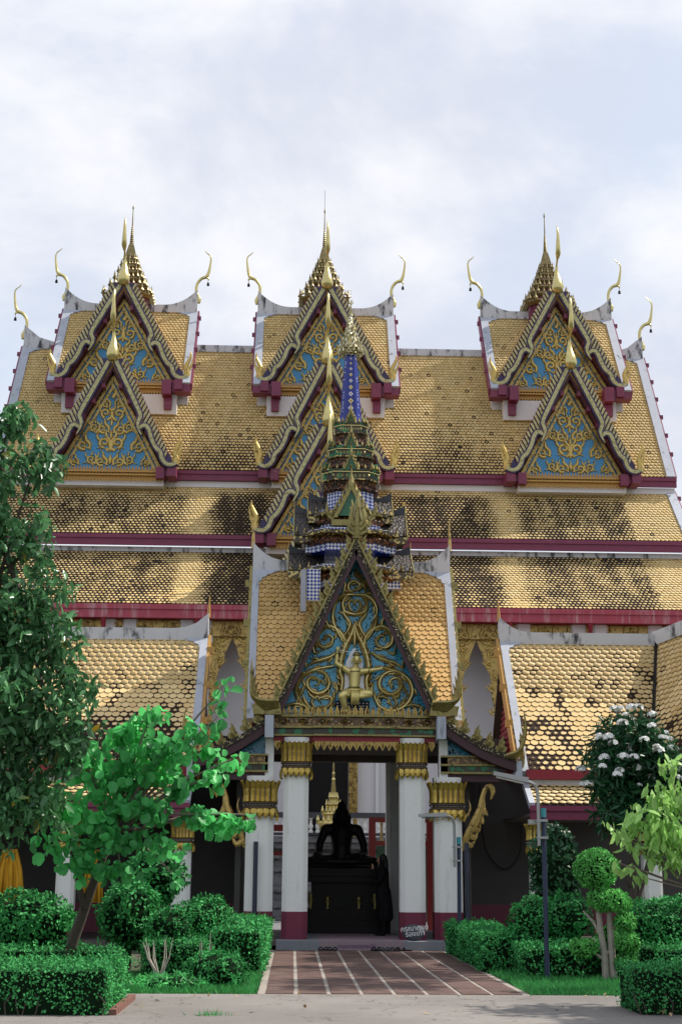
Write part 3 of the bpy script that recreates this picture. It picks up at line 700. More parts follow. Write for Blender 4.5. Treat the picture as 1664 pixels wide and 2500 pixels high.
def hall_gable(cx, Y, za, zt, a, back, label, finial=2.9, cornice=True, rec=.62):
    h = za-zt; ku, kv = a/648., h/850.
    P = lambda u, v, sd: (cx+sd*u*ku, za-v*kv)
    # pediment panel (the part that carries the rest)
    b_in, za_in = 500*ku, za-.105*h
    ped = MB().prism([(cx-b_in, zt-.02*h), (cx+b_in, zt-.02*h), (cx, za_in)], Y+rec, Y+rec+.08).build('gable', 'blue_panel', hall, label=label)
    # roof body running back from the gable
    for sd in (-1, 1):
        q = [(cx, za-.06), (cx+sd*a*.93, zt+.10), (cx+sd*a*.93-sd*.06, zt-.02), (cx, za-.24)]
        MB().prism(q, Y+.16, back).build('gable_roof', 'tile_body', ped)
        # purple soffit and backing board
        MB().prism([(cx, za-.245), (cx+sd*(a*.93-.06), zt-.025), (cx+sd*(b_in+.04), zt-.025), (cx, za_in+.04)], Y+.17, Y+rec).build('soffit', 'soffit', ped)
        back_poly = [P(30, -6, sd), P(108, -16, sd), P(572, 762, sd), P(600, 800, sd), P(560, 850, sd)] + [P(u, v, sd) for u, v in BAND2[::-1][2:]] + [P(u, v, sd) for u, v in BAND1[::-1][2:]]
        MB().prism(back_poly, Y+.10, Y+.16).build('bargeboard', 'navy_paint', ped)
        # serpent band in two pieces
        m = MB(); m2 = MB()
        for band, wl_ in ((BAND1, [36, 36, 36, 34, 34, 30, 20, 4]), (BAND2, [26, 34, 36, 34, 34, 34, 34, 34, 34, 32, 28])):
            pts = curve([P(u, v, sd) for u, v in band], 4); w = [q*ku for q in lerps(wl_, len(pts))]
            L, Rr = [], []
            for i, p in enumerate(pts):
                q0, q1 = pts[max(i-1, 0)], pts[min(i+1, len(pts)-1)]; tx, tz = q1[0]-q0[0], q1[1]-q0[1]; l = math.hypot(tx, tz) or 1
                L.append((p[0]-tz/l*w[i]/2, p[1]+tx/l*w[i]/2)); Rr.append((p[0]+tz/l*w[i]/2, p[1]-tx/l*w[i]/2))
            for i in range(len(pts)-1):
                m.prism([L[i], L[i+1], Rr[i+1], Rr[i]], Y-.07, Y+.10)
                g = 1.75
                c0, c1 = pts[i], pts[i+1]
                ex = lambda p, c: (c[0]+(p[0]-c[0])*g, c[1]+(p[1]-c[1])*g)
                m2.prism([ex(L[i], c0), ex(L[i+1], c1), ex(Rr[i+1], c1), ex(Rr[i], c0)], Y-.035, Y+.098)
        m.build('serpent_band', 'mosaic_olive', ped); m2.build('serpent_border', 'navy_paint', ped)
        # upturned tail of flame feathers
        t = MB(); pts = curve([P(u, v, sd) for u, v in TAIL], 4)
        t.tube([(x, Y+.03, z) for x, z in pts], lerps([.14, .12, .09, .06, .01], len(pts)), 6, .6)
        for k in range(3):
            q = curve([P(600+k*14, 842-k*30, sd), P(655+k*10, 800-k*30, sd), P(690+k*2, 730-k*35, sd)], 4); t.tube([(x, Y+.03, z) for x, z in q], lerps([.07, .05, .01], len(q)), 5, .6)
        t.build('tail_flame', 'gold', ped)
        # slats
        n = 23
        for k in range(n):
            f = (k+.35)/n; u0, v0 = 112+(566-112)*f, -12+(760+12)*f
            d = (-.50, .866)
            t_ = min([q for q in (seg_hit((u0, v0), d, BAND1), seg_hit((u0, v0), d, BAND2)) if q] or [110]); t_ = min(t_, 190)
            x, z = P(u0, v0, sd); ex, ez = P(u0+d[0]*t_, v0+d[1]*t_, sd)
            l = math.hypot(ex-x, ez-z); ang = math.atan2(-(ex-x), -(ez-z))   # slat runs up from the band to its tip
            M = Matrix.Translation((ex, Y+.065, ez)) @ Matrix.Rotation(math.atan2(x-ex, z-ez), 4, 'Y') @ Matrix.Diagonal((.085, .13, l, 1))
            obj_from('slat', slat_me, None, ped, M)
            M2 = Matrix.Translation((ex, Y+.085, ez)) @ Matrix.Rotation(math.atan2(x-ex, z-ez), 4, 'Y') @ Matrix.Diagonal((.112, .10, l*1.01, 1))
            obj_from('slat_border', slat_edge, None, ped, M2)
        # rafter ends and gilded mouldings inside the rake
        for k in range(5):
            f = .16+k*.17; x, z = cx+sd*(a*.80*f), za-.10*h-(h*.86)*f
            obj_from('rafter_end', rafter_me, None, ped, Matrix.Translation((x, Y+.12, z)))
        m = MB()
        for o, w in ((0., .15), (.22, .12)):
            x0_, z0_, x1_, z1_ = cx+sd*(b_in-o*1.0), zt-.02*h, cx, za_in-o*1.75
            L = math.hypot(x1_-x0_, z1_-z0_); nx, nz = -(z1_-z0_)/L, (x1_-x0_)/L
            m.prism([(x0_, z0_), (x1_, z1_), (x1_, z1_-w*1.7), (x0_-sd*w, z0_)], Y+rec-.14+o*.3, Y+rec)
        m.build('moulding', 'gold_aged', ped)
    # gilded scrollwork
    m = MB(); Yp = Y+rec-.002; bi, hi = b_in-.40, za_in-zt-.55
    for row, cnt, s in ((.0, 3, .54), (.19, 2, .68), (.40, 2, .54), (.56, 1, .60), (.74, 1, .42)):
        wdt = bi*(1-row)
        for c in range(cnt):
            u = wdt*(c+.30)/cnt; z = zt+row*hi+.10
            for sd in (-1, 1):
                kanok(m, cx+sd*u, z+rnd.uniform(-.03, .03), s*(1-.12*c), sd*R_(-14+((c+int(row*20)) % 2)*46), sd < 0, Yp, .07)
                if cnt > 1: m.ribbon([(cx+sd*(u-.1), z), (cx+sd*(u+.16), z+.12), (cx+sd*(u+.34), z+.05)], [.05, .10, .02], .05, Yp)
    for k in range(5):
        z = zt+.12+k*.52; s = .30-.03*k
        m.ribbon([(cx, z), (cx, z+s*.6), (cx, z+s*1.5)], [.05, .22-.02*k, .01], .08, Yp)
    top = curve([(cx-.02, za_in-.95), (cx+.10, za_in-.72), (cx-.05, za_in-.50), (cx, za_in-.22)], 5); m.ribbon(top, lerps([.24, .20, .12, .02], len(top)), .07, Yp)
    m.build('scrollwork', 'gold', ped)
    # base cornice: bead rows, upright petals and hanging fringe
    if cornice:
        m = MB(); w = b_in+.03
        m.box(cx-w, cx+w, Y+rec-.30, Y+rec+.04, zt-.02*h-.16, zt-.02*h-.06); m.box(cx-w, cx+w, Y+rec-.36, Y+rec+.04, zt-.02*h-.30, zt-.02*h-.24)
        m.box(cx-w, cx+w, Y+rec-.24, Y+rec+.04, zt-.02*h-.44, zt-.02*h-.302)
        nP = int(2*w/.115)
        for k in range(nP):
            x = cx-w+.06+k*(2*w-.12)/(nP-1); z = zt-.02*h
            m.add([(x-.05, Y+rec-.32, z-.06), (x+.05, Y+rec-.32, z-.06), (x, Y+rec-.34, z+.10)], [(0, 1, 2)])
            m.add([(x-.05, Y+rec-.26, z-.44), (x, Y+rec-.28, z-.58), (x+.05, Y+rec-.26, z-.44)], [(0, 1, 2)])
            m.add([(x-.055, Y+rec-.27, z-.235), (x, Y+rec-.31, z-.20), (x+.055, Y+rec-.27, z-.235), (x, Y+rec-.31, z-.165)], [(0, 1, 2, 3)])
        m.build('cornice', 'gold_ochre', ped)
    # eave blocks under the tails
    for sd in (-1, 1):
        e = cx+sd*a
        m = MB(); m.box(min(e-sd*.36, e-sd*.02), max(e-sd*.36, e-sd*.02), Y+.02, Y+.9, zt-.46, zt-.05); m.box(min(e-sd*.80, e-sd*.48), max(e-sd*.80, e-sd*.48), Y+.10, Y+.9, zt-.52, zt-.08)
        m.box(min(e-sd*.48, e-sd*.36), max(e-sd*.48, e-sd*.36), Y+.2, Y+.9, zt-.40, zt-.10); m.build('eave_block', 'purple', ped)
    # apex finial seen head-on: full chest, thin neck, tall blade
    k = finial/590.
    F = [(0, 20, 0), (25, 46, 20), (50, 50, 30), (100, 40, 22), (160, 26, 0), (220, 14, -5), (262, 8, 10), (292, 8, 45), (310, 17, 75), (330, 23, 90), (400, 18, 100), (480, 12, 108), (560, 8, 98), (592, 3, 62)]
    MB().tube([(cx, Y-f*k, za-.10+u*k) for u, r, f in F], [r*k for u, r, f in F], 10, .8).build('finial', 'gold_bright', ped, True)
    return ped
plain('navy_paint', (.05, .035, .11), .5, var=.3)
plain('gold_ochre', (.50, .28, .07), .5, .25, .35, 12)
plain('tile_body', (.45, .26, .07), .5, var=.3, vs=8)
for cx, nm in ((CL, 'left'), (CC, 'middle'), (CR, 'right')):
    hall_gable(cx, 54.55, 24.85, 20.82, 2.74, 57.2, 'upper %s gable with blue panel and gilded scrolls' % nm)
    hall_gable(cx, 52.40, 20.77, 16.55, 2.62, 55.6, 'lower %s gable with blue panel and gilded scrolls' % nm)
    MB().box(cx-2.1, cx+2.1, 52.85, 53.9, 15.80, 16.02).build('plaster_band', 'wall_white', hall)
hall_gable(CC, 49.6, 17.35, 13.35, 2.64, 53.2, 'third middle gable stepping down towards the porch')
hall_gable(CC, 47.4, 14.2, 10.5, 2.30, 50.5, 'lowest middle gable behind the porch spire', cornice=False)
MB().box(CC-2.2, CC+2.2, 50.1, 52.2, 12.6, 12.84).build('plaster_band', 'wall_white', hall)

# ---- hall body: walls, verandah, arches, door, terrace
MB().box(-13.4, 16.6, 50.4, 60.5, 2.6, 10.2).build('wall', 'wall_white', hall)
MB().box(-13.4, 16.6, 48.56, 50.39, 9.95, 10.05).build('soffit_board', 'soffit_red', hall)
def arch(parent, x0, x1, z0, z1, y):                  # gilded openwork frame with an ogee opening
    c, w = (x0+x1)/2, (x1-x0)
    left = [(x0, z1), (x0, z0), (x0+.06*w, z0), (x0+.08*w, z0+(z1-z0)*.30), (x0+.16*w, z0+(z1-z0)*.46), (x0+.17*w, z0+(z1-z0)*.60), (x0+.30*w, z0+(z1-z0)*.68), (x0+.36*w, z0+(z1-z0)*.77), (c, z0+(z1-z0)*.88), (c, z1)]
    m = MB().prism(left, y, y+.06).prism([(2*c-x, z) for x, z in left], y, y+.06)
    p = m.build('arch_panel', 'gold_aged', parent)
    s = MB()
    for k in range(4):
        for sd in (-1, 1): kanok(s, c+sd*(.06+.13*k)*w, z1-(z1-z0)*(.10+.02*k), .34, sd*R_(20+30*k), sd < 0, y-.002, .05)
    for k in range(7):
        z = z1-(z1-z0)*(.24+.09*k); wv = (.36-.05*k if k < 6 else .06)*w
        for sd in (-1, 1):
            kanok(s, c+sd*(w*.5-max(.10*w, wv*.6)), z, .32-.015*k, sd*R_(60 if k % 2 else -20), sd < 0, y-.002, .05)
    s.build('scrollwork', 'gold', p); return p
for x0 in (-8.2, -5.5, -2.95, 5.55, 8.15, 10.85, 13.5):
    arch(hall, x0, x0+1.50, 5.4, 9.92, 49.15)
    for x in (x0-.42, x0+1.52): MB().lathe([(.20, 2.6), (.20, 9.1), (.30, 9.2), (.30, 9.94)], (x+.2, 49.2), RED2).build('column', 'wall_white', hall)
for x in (-10.0, -6.6, -3.4, 4.6, 7.4, 10.2, 13.0):
    MB().tube([(x, 48.8, 9.1), (x, 48.6, 9.6), (x, 48.5, 9.93)], [.05, .07, .10], 6).build('bracket', 'soffit_red', hall)
m = MB()
for k in range(60):
    x = -13+k*.5; kanok(m, x, 9.42, .42, R_(0), k % 2 == 0, 48.98, .05)
m.box(-13.2, 16.4, 48.99, 49.03, 9.40, 9.93); m.build('frieze', 'gold_aged', hall)
# terrace with mouldings, balustrade
t = MB(); t.box(-13, 16, 45.4, 50.3, .06, 2.55)
for z0, z1, o in ((.06, .4, .35), (.42, .62, .22), (.9, 1.05, .10), (1.5, 1.62, .08), (1.9, 2.05, .14), (2.2, 2.36, .24), (2.38, 2.56, .34)): t.box(-13, 16, 45.4-o, 45.39, z0, z1)
terrace = t.build('terrace', 'terrace_stone', hall)
bal = MB().box(-9, 12, 45.30, 45.56, 3.14, 3.30).box(-9, 12, 45.32, 45.54, 2.60, 2.68).build('balustrade', 'stone_dark', hall)
bm_ = MB().lathe([(.075, 0), (.075, .05), (.035, .09), (.07, .17), (.075, .22), (.035, .30), (.05, .34), (.033, .40), (.07, .43), (.07, .46)], (0, 0), None, 8).mesh('baluster'); bm_.materials.append(MATS['column_white'])
for k in range(22): obj_from('baluster', bm_, None, bal, at(-1.35+k*.212, 45.43, 2.68))
# door with its gilded spire-shaped crown
door = MB().box(.50, 1.88, 50.30, 50.38, 2.58, 5.6).build('door', 'lacquer', hall)
m = MB().box(1.92, 2.22, 50.16, 50.38, 2.58, 5.9)
for k in range(14): kanok(m, 2.07, 2.7+k*.22, .14, 0, k % 2 == 0, 50.155, .03)
m.build('door_pilaster', 'gold_aged', door)
MB().box(.16, .46, 50.16, 50.38, 2.58, 5.9).build('door_pilaster', 'gold_aged', door)
cr = [(.40, 2.60), (.42, 2.86), (.50, 2.92), (.48, 2.98), (.33, 3.02), (.30, 3.16), (.36, 3.20), (.34, 3.26), (.21, 3.30), (.19, 3.40), (.22, 3.44), (.13, 3.50), (.11, 3.62), (.13, 3.66), (.085, 3.74), (.07, 3.95), (.05, 4.2), (.06, 4.24), (.035, 4.3), (.045, 4.42), (.03, 4.48), (.03, 4.6), (.012, 4.9), (.004, 5.15)]
m = MB().lathe(cr, (1.22, 44.2), RED2)
for z, r in ((2.96, .48), (3.24, .34), (3.44, .21), (3.66, .12)):
    for k in range(-3, 4):
        m.lathe([(.035, z), (.04, z+.05), (.004, z+.20)], (1.22+k*r*.32, 44.2-r*.95), None, 5); m.lathe([(.035, z), (.04, z+.05), (.004, z+.20)], (1.22+(1 if k > 0 else -1)*r, 44.2+k*r*.3), None, 5)
tag(m.build('spired_throne', 'gold_bright'), 'small golden tiered spire standing behind the black statue', 'shrine')
for x in (3.14, 3.42): MB().lathe([(.16, 2.6), (.11, 2.7), (.10, 5.9)], (x, 46.2), None, 10).build('column', 'gold_bright', hall)
for k, x in enumerate((-1.2, 2.85)): MB().box(x, x+.12, 50.28, 50.38, 2.58, 6.2).build('pilaster', 'column_white', hall)
hall_tiles.finish(300)

# ------------------------------------------------------------------ entrance porch with its tiered spire
plain('gold_dull', (.27, .225, .08), .38, .65, .35, 10, dirt=(.07, .055, .02), dirt_lo=.52, dirt_hi=.68, dscale=12)
plain('soffit_dark', (.055, .020, .026), .6, var=.3)
glitter('frieze_gold', (.10, .055, .02), (.30, .19, .06))
scales('scale_dark', (.085, .055, .04), (.010, .009, .008))
plain('gold_core', (.09, .06, .035), .5, .3, .4, 12)
plain('gold_leaf', (.58, .42, .10), .30, .75, .3, 12, dirt=(.12, .075, .02), dirt_lo=.55, dirt_hi=.7, dscale=16)
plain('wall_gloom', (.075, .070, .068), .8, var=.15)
XP = 1.27
porch = thing('entrance_porch', (XP, 31.5, 0), 'entrance porch with blue mosaic gable, gilded columns and tall tiered spire', 'porch')
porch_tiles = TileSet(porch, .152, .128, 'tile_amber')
RY0, RZ0, EY0, EZ0 = 32.6, 8.40, 30.62, 4.75       # ridge and eave of the side wings
for x0, x1, sd in ((-1.02, XP-.2, -1), (XP+.2, 3.58, 1)):
    st = (lambda p, a, b: .10+.30*max(0, (6.4-p.z)/1.6)*max(0, fbm(p, 1.6)+.6)) if sd < 0 else (lambda p, a, b: .08+.34*max(0, (6.2-p.z)/1.4)*max(0, fbm(p, 1.5)+.55))
    r = roof_slab(porch, porch_tiles, x0+.08, x1-.05, RY0, RZ0, EY0, EZ0, st, lambda p: p.x < .15 or p.x > 2.5)
    MB().prism_x([(RY0, RZ0-.1), (34.6, EZ0), (34.6, EZ0-.2), (RY0, RZ0-.3)], x0, x1).build('roof', 'roof_under', porch, label='rear slope of the porch wing')
    v = (0, EY0-RY0, EZ0-RZ0); xe = x0 if sd < 0 else x1
    verge(porch, xe, sd, RY0, RZ0+.02, EY0-.05, EZ0-.10, .155, 'edge_white', 'gold_dull', .05)
    corner_patch(porch, xe-sd*.04, sd, RY0-.04, RZ0-.08, v, .42)
    ridge_cap(porch, x0, x1, RY0, 8.56, .26, .42, .75, .22, sd < 0, sd > 0)
    MB().tube([(xe, RY0, 8.85), (xe+sd*.01, RY0, 9.1), (xe, RY0, 9.45), (xe+sd*.02, RY0, 9.60)], [.05, .035, .02, .005], 6).build('finial', 'gold_aged', porch)
    MB().prism_x([(RY0, RZ0-.12), (34.5, EZ0-.2), (34.5, 4.2), (30.8, 4.2), (30.8, EZ0-.2)], xe-sd*.30, xe-sd*.24).build('gable_wall', 'wall_white', porch)

# front gable
GY, PY = 29.75, 30.42                                # rake plane, pediment plane
AZ, BZ, HB = 8.50, 4.72, 1.76
ped = MB().prism([(XP-HB+.12, BZ), (XP+HB-.12, BZ), (XP, AZ-.28)], PY, PY+.08).build('gable', 'mosaic_blue', porch, label='blue mosaic pediment with gilded scrolls and seated figure')
flame_a = flame_mesh('flame', .32, .07); flame_a.materials.append(MATS['gold_dull'])
flame_b = flame_a
for sd in (-1, 1):
    L = math.hypot(HB, AZ-BZ); ux, uz = sd*HB/L, -(AZ-BZ)/L; nx, nz = sd*(AZ-BZ)/L, HB/L    # along the rake, outward normal
    a, b = (XP, AZ), (XP+sd*HB, BZ)
    q = lambda t, o: (a[0]+(b[0]-a[0])*t+nx*o, a[1]+(b[1]-a[1])*t+nz*o)
    MB().prism([q(0, .0), q(1.0, .0), q(1.0, -.11), (XP, AZ-.11/HB*L)], GY, GY+.06).build('rake_board', 'mosaic_gold', ped)
    MB().prism([q(0.0, .02), q(1.02, .02), q(1.02, -.02), q(0.01, -.02)], GY-.03, GY+.10).build('rake_moulding', 'gold_dull', ped)
    MB().prism([q(0, -.112), q(1.0, -.112), q(1.0, -.20), (XP, AZ-.20/HB*L)], GY+.02, GY+.058).build('rake_trim', 'soffit_dark', ped)
    MB().prism([(XP, AZ-.02), q(1.0, -.01), q(1.0, -.10), (XP, AZ-.28)], GY+.061, PY+.05).build('soffit', 'soffit_dark', ped)
    MB().prism([(XP, AZ-.001), q(1.0, .0), q(1.0, -.009), (XP, AZ-.019)], GY+.062, 32.4).build('gable_roof', 'tile_body', ped)
    for k in range(14):
        t = .07+k*.065; x, z = q(t, -.02)
        M = Matrix.Translation((x, GY+.05, z)) @ Matrix.Rotation(sd*R_(14), 4, 'Y') @ Matrix.Diagonal((sd*.86, 1, 1.0, 1))
        obj_from('flame', flame_a, None, ped, M)
    # naga-headed corner ornament
    m = MB(); x0, z0 = XP+sd*(HB-.06), BZ+.06
    for k in range(5):
        pts = curve([(x0-sd*.10, z0+.05+.03*k), (x0+sd*(.20+.05*k), z0+.02+.05*k), (x0+sd*(.36+.03*k), z0+.22+.10*k), (x0+sd*(.30+.045*k), z0+.42+.16*k)], 5)
        m.tube([(x, GY+.04-.012*k, z) for x, z in pts], lerps([.09, .10, .07, .01], len(pts)), 6, .6)
    m.prism([(x0-sd*.16, z0-.10), (x0+sd*.42, z0-.10), (x0+sd*.46, z0+.10), (x0-sd*.12, z0+.14)], GY-.02, GY+.14)
    m.build('corner_ornament', 'gold_dull', ped)
    MB().box(min(XP+sd*1.70, XP+sd*1.88), max(XP+sd*1.70, XP+sd*1.88), GY-.05, GY+.30, 4.20, 4.66).build('beam_end', 'edge_white', porch)
# apex ornament: crown of flames with a horn
m = MB().tube([(XP+.02, GY, AZ-.05), (XP+.02, GY, AZ+.25), (XP+.02, GY, AZ+.6), (XP+.03, GY, AZ+1.05)], [.10, .13, .07, .012], 8)
for sd in (-1, 0, 1):
    for k in range(3):
        pts = curve([(XP+.02+sd*.06, AZ+.02+.10*k), (XP+.02+sd*(.20-.03*k), AZ+.14+.12*k), (XP+.02+sd*(.15-.02*k), AZ+.32+.15*k), (XP+.02+sd*(.19-.03*k), AZ+.48+.16*k)], 4)
        m.tube([(x, GY-.06-.02*k, z) for x, z in pts], lerps([.05, .06, .04, .006], len(pts)), 5, .6)
m.build('apex_finial', 'gold_dull', ped)

# pediment relief (surveyed on a drawing grid; px = drawing units)
KX, KZ = .002685, .00268
D = lambda x, y: (1.262+(x-735)*KX, 4.77+(835-y)*KZ)
rel = MB(); crest = MB(); Yr = PY-.002
leafy = True
def vine(pts, w, mirror=True, d=.055):
    pts = curve(pts, 5)
    for mir in ((False, True) if mirror else (False,)):
        P_ = [D(1474-x if mir else x, y) for x, y in pts]
        rel.ribbon(P_, [q*KX*1.35 for q in lerps(w, len(P_))], d, Yr)
        crest.ribbon(P_, [q*KX*.50 for q in lerps(w, len(P_))], d*.5, Yr-d*.90)  # lighter gold strip along each crest puts highlights into the colour
        if leafy and max(w) > 29:                      # flame leaves springing from the stem
            for j in range(4, len(P_)-6, 7):
                (x0, z0), (x1, z1) = P_[j], P_[j+1]; l = math.hypot(x1-x0, z1-z0) or 1; tx, tz = (x1-x0)/l, (z1-z0)/l; sg = -1 if (j//7) % 2 else 1; nx, nz = -tz*sg, tx*sg
                q = curve([(x0, z0), (x0+tx*.05+nx*.06, z0+tz*.05+nz*.06), (x0+tx*.12+nx*.07, z0+tz*.12+nz*.07), (x0+tx*.17+nx*.12, z0+tz*.17+nz*.12)], 3)
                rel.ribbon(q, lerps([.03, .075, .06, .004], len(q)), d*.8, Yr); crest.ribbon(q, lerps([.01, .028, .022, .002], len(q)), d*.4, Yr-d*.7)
vine([(575, 455), (470, 472), (370, 505), (295, 570), (275, 660), (320, 750), (400, 800), (480, 800), (545, 760), (552, 705), (505, 698), (452, 722), (480, 745)], [20, 34, 36, 34, 30, 26, 20, 10])
vine([(340, 520), (425, 490), (505, 520), (538, 590), (512, 650), (440, 675), (378, 640), (362, 580), (395, 545), (445, 560), (455, 598), (425, 612)], [14, 30, 34, 32, 28, 22, 12])
vine([(600, 340), (545, 380), (470, 405), (400, 430), (345, 475)], [22, 34, 28, 10])
vine([(650, 335), (655, 240), (600, 160), (515, 128), (445, 175), (436, 255), (485, 302), (545, 285), (562, 235), (530, 206), (494, 218), (502, 252)], [26, 36, 38, 34, 30, 24, 18, 10])
vine([(640, 240), (585, 150), (560, 50), (585, -60)], [20, 36, 30, 4]); vine([(650, 220), (700, 110), (645, 20), (690, -70)], [18, 32, 26, 4])
vine([(540, 150), (500, 70), (520, 0)], [16, 28, 3]); vine([(480, 320), (420, 350), (405, 270)], [10, 26, 3]); vine([(350, 470), (345, 420), (325, 380)], [8, 24, 3])
vine([(300, 700), (330, 640), (355, 560)], [10, 24, 3]); vine([(390, 790), (350, 740), (325, 680)], [10, 28, 3]); vine([(440, 720), (390, 690), (365, 650)], [10, 24, 3])
vine([(400, 805), (300, 760), (215, 770), (170, 805)], [10, 30, 24, 4]); vine([(430, 790), (400, 740), (440, 690)], [12, 26, 3])
vine([(540, 780), (575, 700), (560, 640)], [12, 26, 3]); vine([(585, 690), (600, 630), (575, 570)], [12, 30, 3])
vine([(737, -130), (640, -120), (575, -60), (560, 20), (600, 90)], [20, 34, 34, 22, 4])
vine([(738, 35), (660, 10), (640, -60), (680, -120), (740, -125)], [30, 34, 30, 22, 8])
vine([(735, 20), (700, -10), (690, -60), (715, -85), (735, -60), (720, -40)], [10, 22, 22, 18, 8], True)
vine([(560, -70), (590, -160), (640, -230), (650, -290)], [8, 30, 26, 3]); vine([(640, -130), (660, -210), (640, -270)], [10, 26, 3])
vine([(738, -135), (690, -165), (690, -220), (745, -240), (775, -205), (748, -180), (735, -200)], [12, 28, 30, 26, 20, 8], False)
vine([(700, -160), (780, -180), (800, -250), (745, -300), (765, -370)], [10, 24, 30, 28, 3], False); vine([(700, -240), (680, -300), (700, -350)], [10, 22, 3], False)
vine([(480, 30), (520, 100), (480, 180)], [3, 24, 8]); vine([(225, 800), (275, 770), (290, 700)], [3, 18, 3])
scroll = rel.build('scrollwork', 'gold_aged', ped); leafy = False; crest.build('scroll_highlight', 'gold_bright', ped); crest = MB()
# pointed aureole with a pale mirror field, throne, figure
rel = MB()
vine([(737, 95), (715, 190), (665, 290), (632, 390), (622, 500), (640, 560), (632, 650)], [6, 40, 50, 46, 44, 40, 36], True, .075)
for k in range(9):
    y = 200+k*50; x = np.interp(y, [95, 190, 290, 390, 500, 650], [737, 715, 665, 632, 622, 632]); vine([(x+6, y+20), (x-22, y-4), (x-16, y-36)], [8, 22, 3], True, .09)
vine([(737, 90), (737, 200), (737, 300)], [4, 40, 10], False, .09)
rel.build('aureole', 'gold_aged', ped); crest.build('aureole_highlight', 'gold_bright', ped)
MB().prism([D(*p) for p in ((737, 300), (700, 350), (672, 420), (660, 520), (655, 650), (818, 650), (814, 520), (802, 420), (774, 350))], PY-.02, PY+.01).build('mirror_field', 'mirror_white', ped)
m = MB().prism([D(585, 835), D(585, 735), D(855, 735), D(855, 835)], PY-.16, PY+.01).build('throne', 'lacquer', ped)
t = MB()
for i in range(9):
    for j in range(4):
        x, z = D(603+i*29, 755+j*22); t.add([(x-.012, PY-.168, z), (x, PY-.168, z-.014), (x+.012, PY-.168, z), (x, PY-.168, z+.014)], [(0, 1, 2, 3)])
tag(t.build('throne_beads', 'mirror_white', m), kind='stuff')
fg = MB(); F3 = lambda x, y, o: (D(x, y)[0], PY-o, D(x, y)[1])
ball(fg, F3(753, 412, .20), (.082, .09, .115)); ball(fg, F3(753, 372, .19), (.07, .07, .07)); limb(fg, [F3(742, 470, .15), F3(750, 440, .18)], [.045, .045])
limb(fg, [F3(740, 500, .13), F3(738, 560, .13), F3(735, 640, .14)], [.135, .125, .105]); limb(fg, [F3(690, 500, .13), F3(795, 500, .13)], [.075, .075])
limb(fg, [F3(684, 500, .14), F3(640, 468, .16), F3(590, 440, .16)], [.070, .060, .050]); limb(fg, [F3(588, 440, .16), F3(594, 385, .18), F3(598, 345, .19)], [.050, .040, .028])
limb(fg, [F3(798, 500, .14), F3(870, 492, .18), F3(940, 482, .22)], [.068, .052, .032]); ball(fg, F3(600, 328, .20), (.04, .035, .05)); ball(fg, F3(950, 478, .23), (.035, .035, .045))
for k in range(4):
    limb(fg, [F3(588+k*9, 326, .21), F3(592+k*8, 312-3*k % 7, .23)], [.012, .009], 6); limb(fg, [F3(950, 462+k*10, .24), F3(966, 458+k*11, .22)], [.012, .009], 6)
limb(fg, [F3(700, 675, .15), F3(655, 690, .24), F3(636, 705, .26)], [.115, .105, .092]); limb(fg, [F3(636, 700, .26), F3(655, 765, .22), F3(676, 815, .18)], [.092, .072, .045]); ball(fg, F3(672, 828, .22), (.05, .11, .035))
limb(fg, [F3(770, 690, .15), F3(820, 680, .24), F3(858, 680, .25)], [.115, .098, .080]); limb(fg, [F3(858, 690, .25), F3(790, 706, .27), F3(735, 708, .26)], [.070, .058, .045])
ball(fg, F3(735, 660, .13), (.16, .11, .08))
ball(fg, F3(753, 420, .285), (.015, .03, .03)); ball(fg, F3(713, 415, .18), (.016, .03, .05)); ball(fg, F3(793, 415, .18), (.016, .03, .05))
fig = blob(fg, 'deity_figure', 'gold_statue', ped, .014, 4); fig['label'] = 'gilded seated figure with raised arm in the pediment'
m = MB()
for k in range(5): m.tube([F3(716+k*11, 650, .27), F3(715+k*12, 700, .33), F3(712+k*13, 772, .30)], [.020, .022, .022], 6)
m.tube([F3(672, 648, .22), F3(735, 655, .29), F3(800, 646, .22)], .028, 6); m.tube([F3(690, 655, .25), F3(680, 690, .32), F3(690, 705, .36)], .02, 6); m.build('sash', 'gold_statue', fig, True)
m = MB().lathe([(.085, 0), (.088, .02), (.075, .05), (.05, .07), (.02, .13)], (0, 0), None, 10).build('headdress', 'gold_dull', fig, True, Matrix.Translation(F3(753, 378, .20)))
m = MB().tube([F3(610, 335, .22), F3(700, 352, .25), F3(780, 345, .24)], .006, 5); m.build('sword', 'mirror_white', fig)
m = MB()
def ring(c, rx, ry, tilt=0., n=14): return [(c[0]+rx*math.cos(2*math.pi*k/n), c[1]+ry*math.sin(2*math.pi*k/n), c[2]+tilt*math.cos(2*math.pi*k/n)) for k in range(n+1)]
m.tube(ring(F3(742, 480, .15), .085, .075), .012, 5); m.tube(ring(F3(740, 505, .17), .115, .10), .010, 5); m.tube(ring(F3(735, 632, .14), .125, .12), .016, 5)
m.tube(ring(F3(640, 468, .16), .02, .066, .062), .012, 5); m.tube(ring(F3(596, 362, .19), .040, .040), .010, 5); m.tube(ring(F3(850, 494, .17), .012, .062, .06), .012, 5); m.tube(ring(F3(670, 800, .19), .062, .062), .012, 5)
for k in range(7): m.tube([F3(668+k*21, 646, .22), F3(668+k*21, 662, .25)], [.014, .005], 5)
m.build('jewellery', 'gold_dull', fig, True)
m = MB()
for ex in (738, 768): ball(m, F3(ex, 408, .279), (.012, .008, .006), 8)
m.tube([F3(738, 443, .272), F3(753, 446, .280), F3(768, 443, .272)], .006, 5); m.build('face', 'soffit_dark', fig)

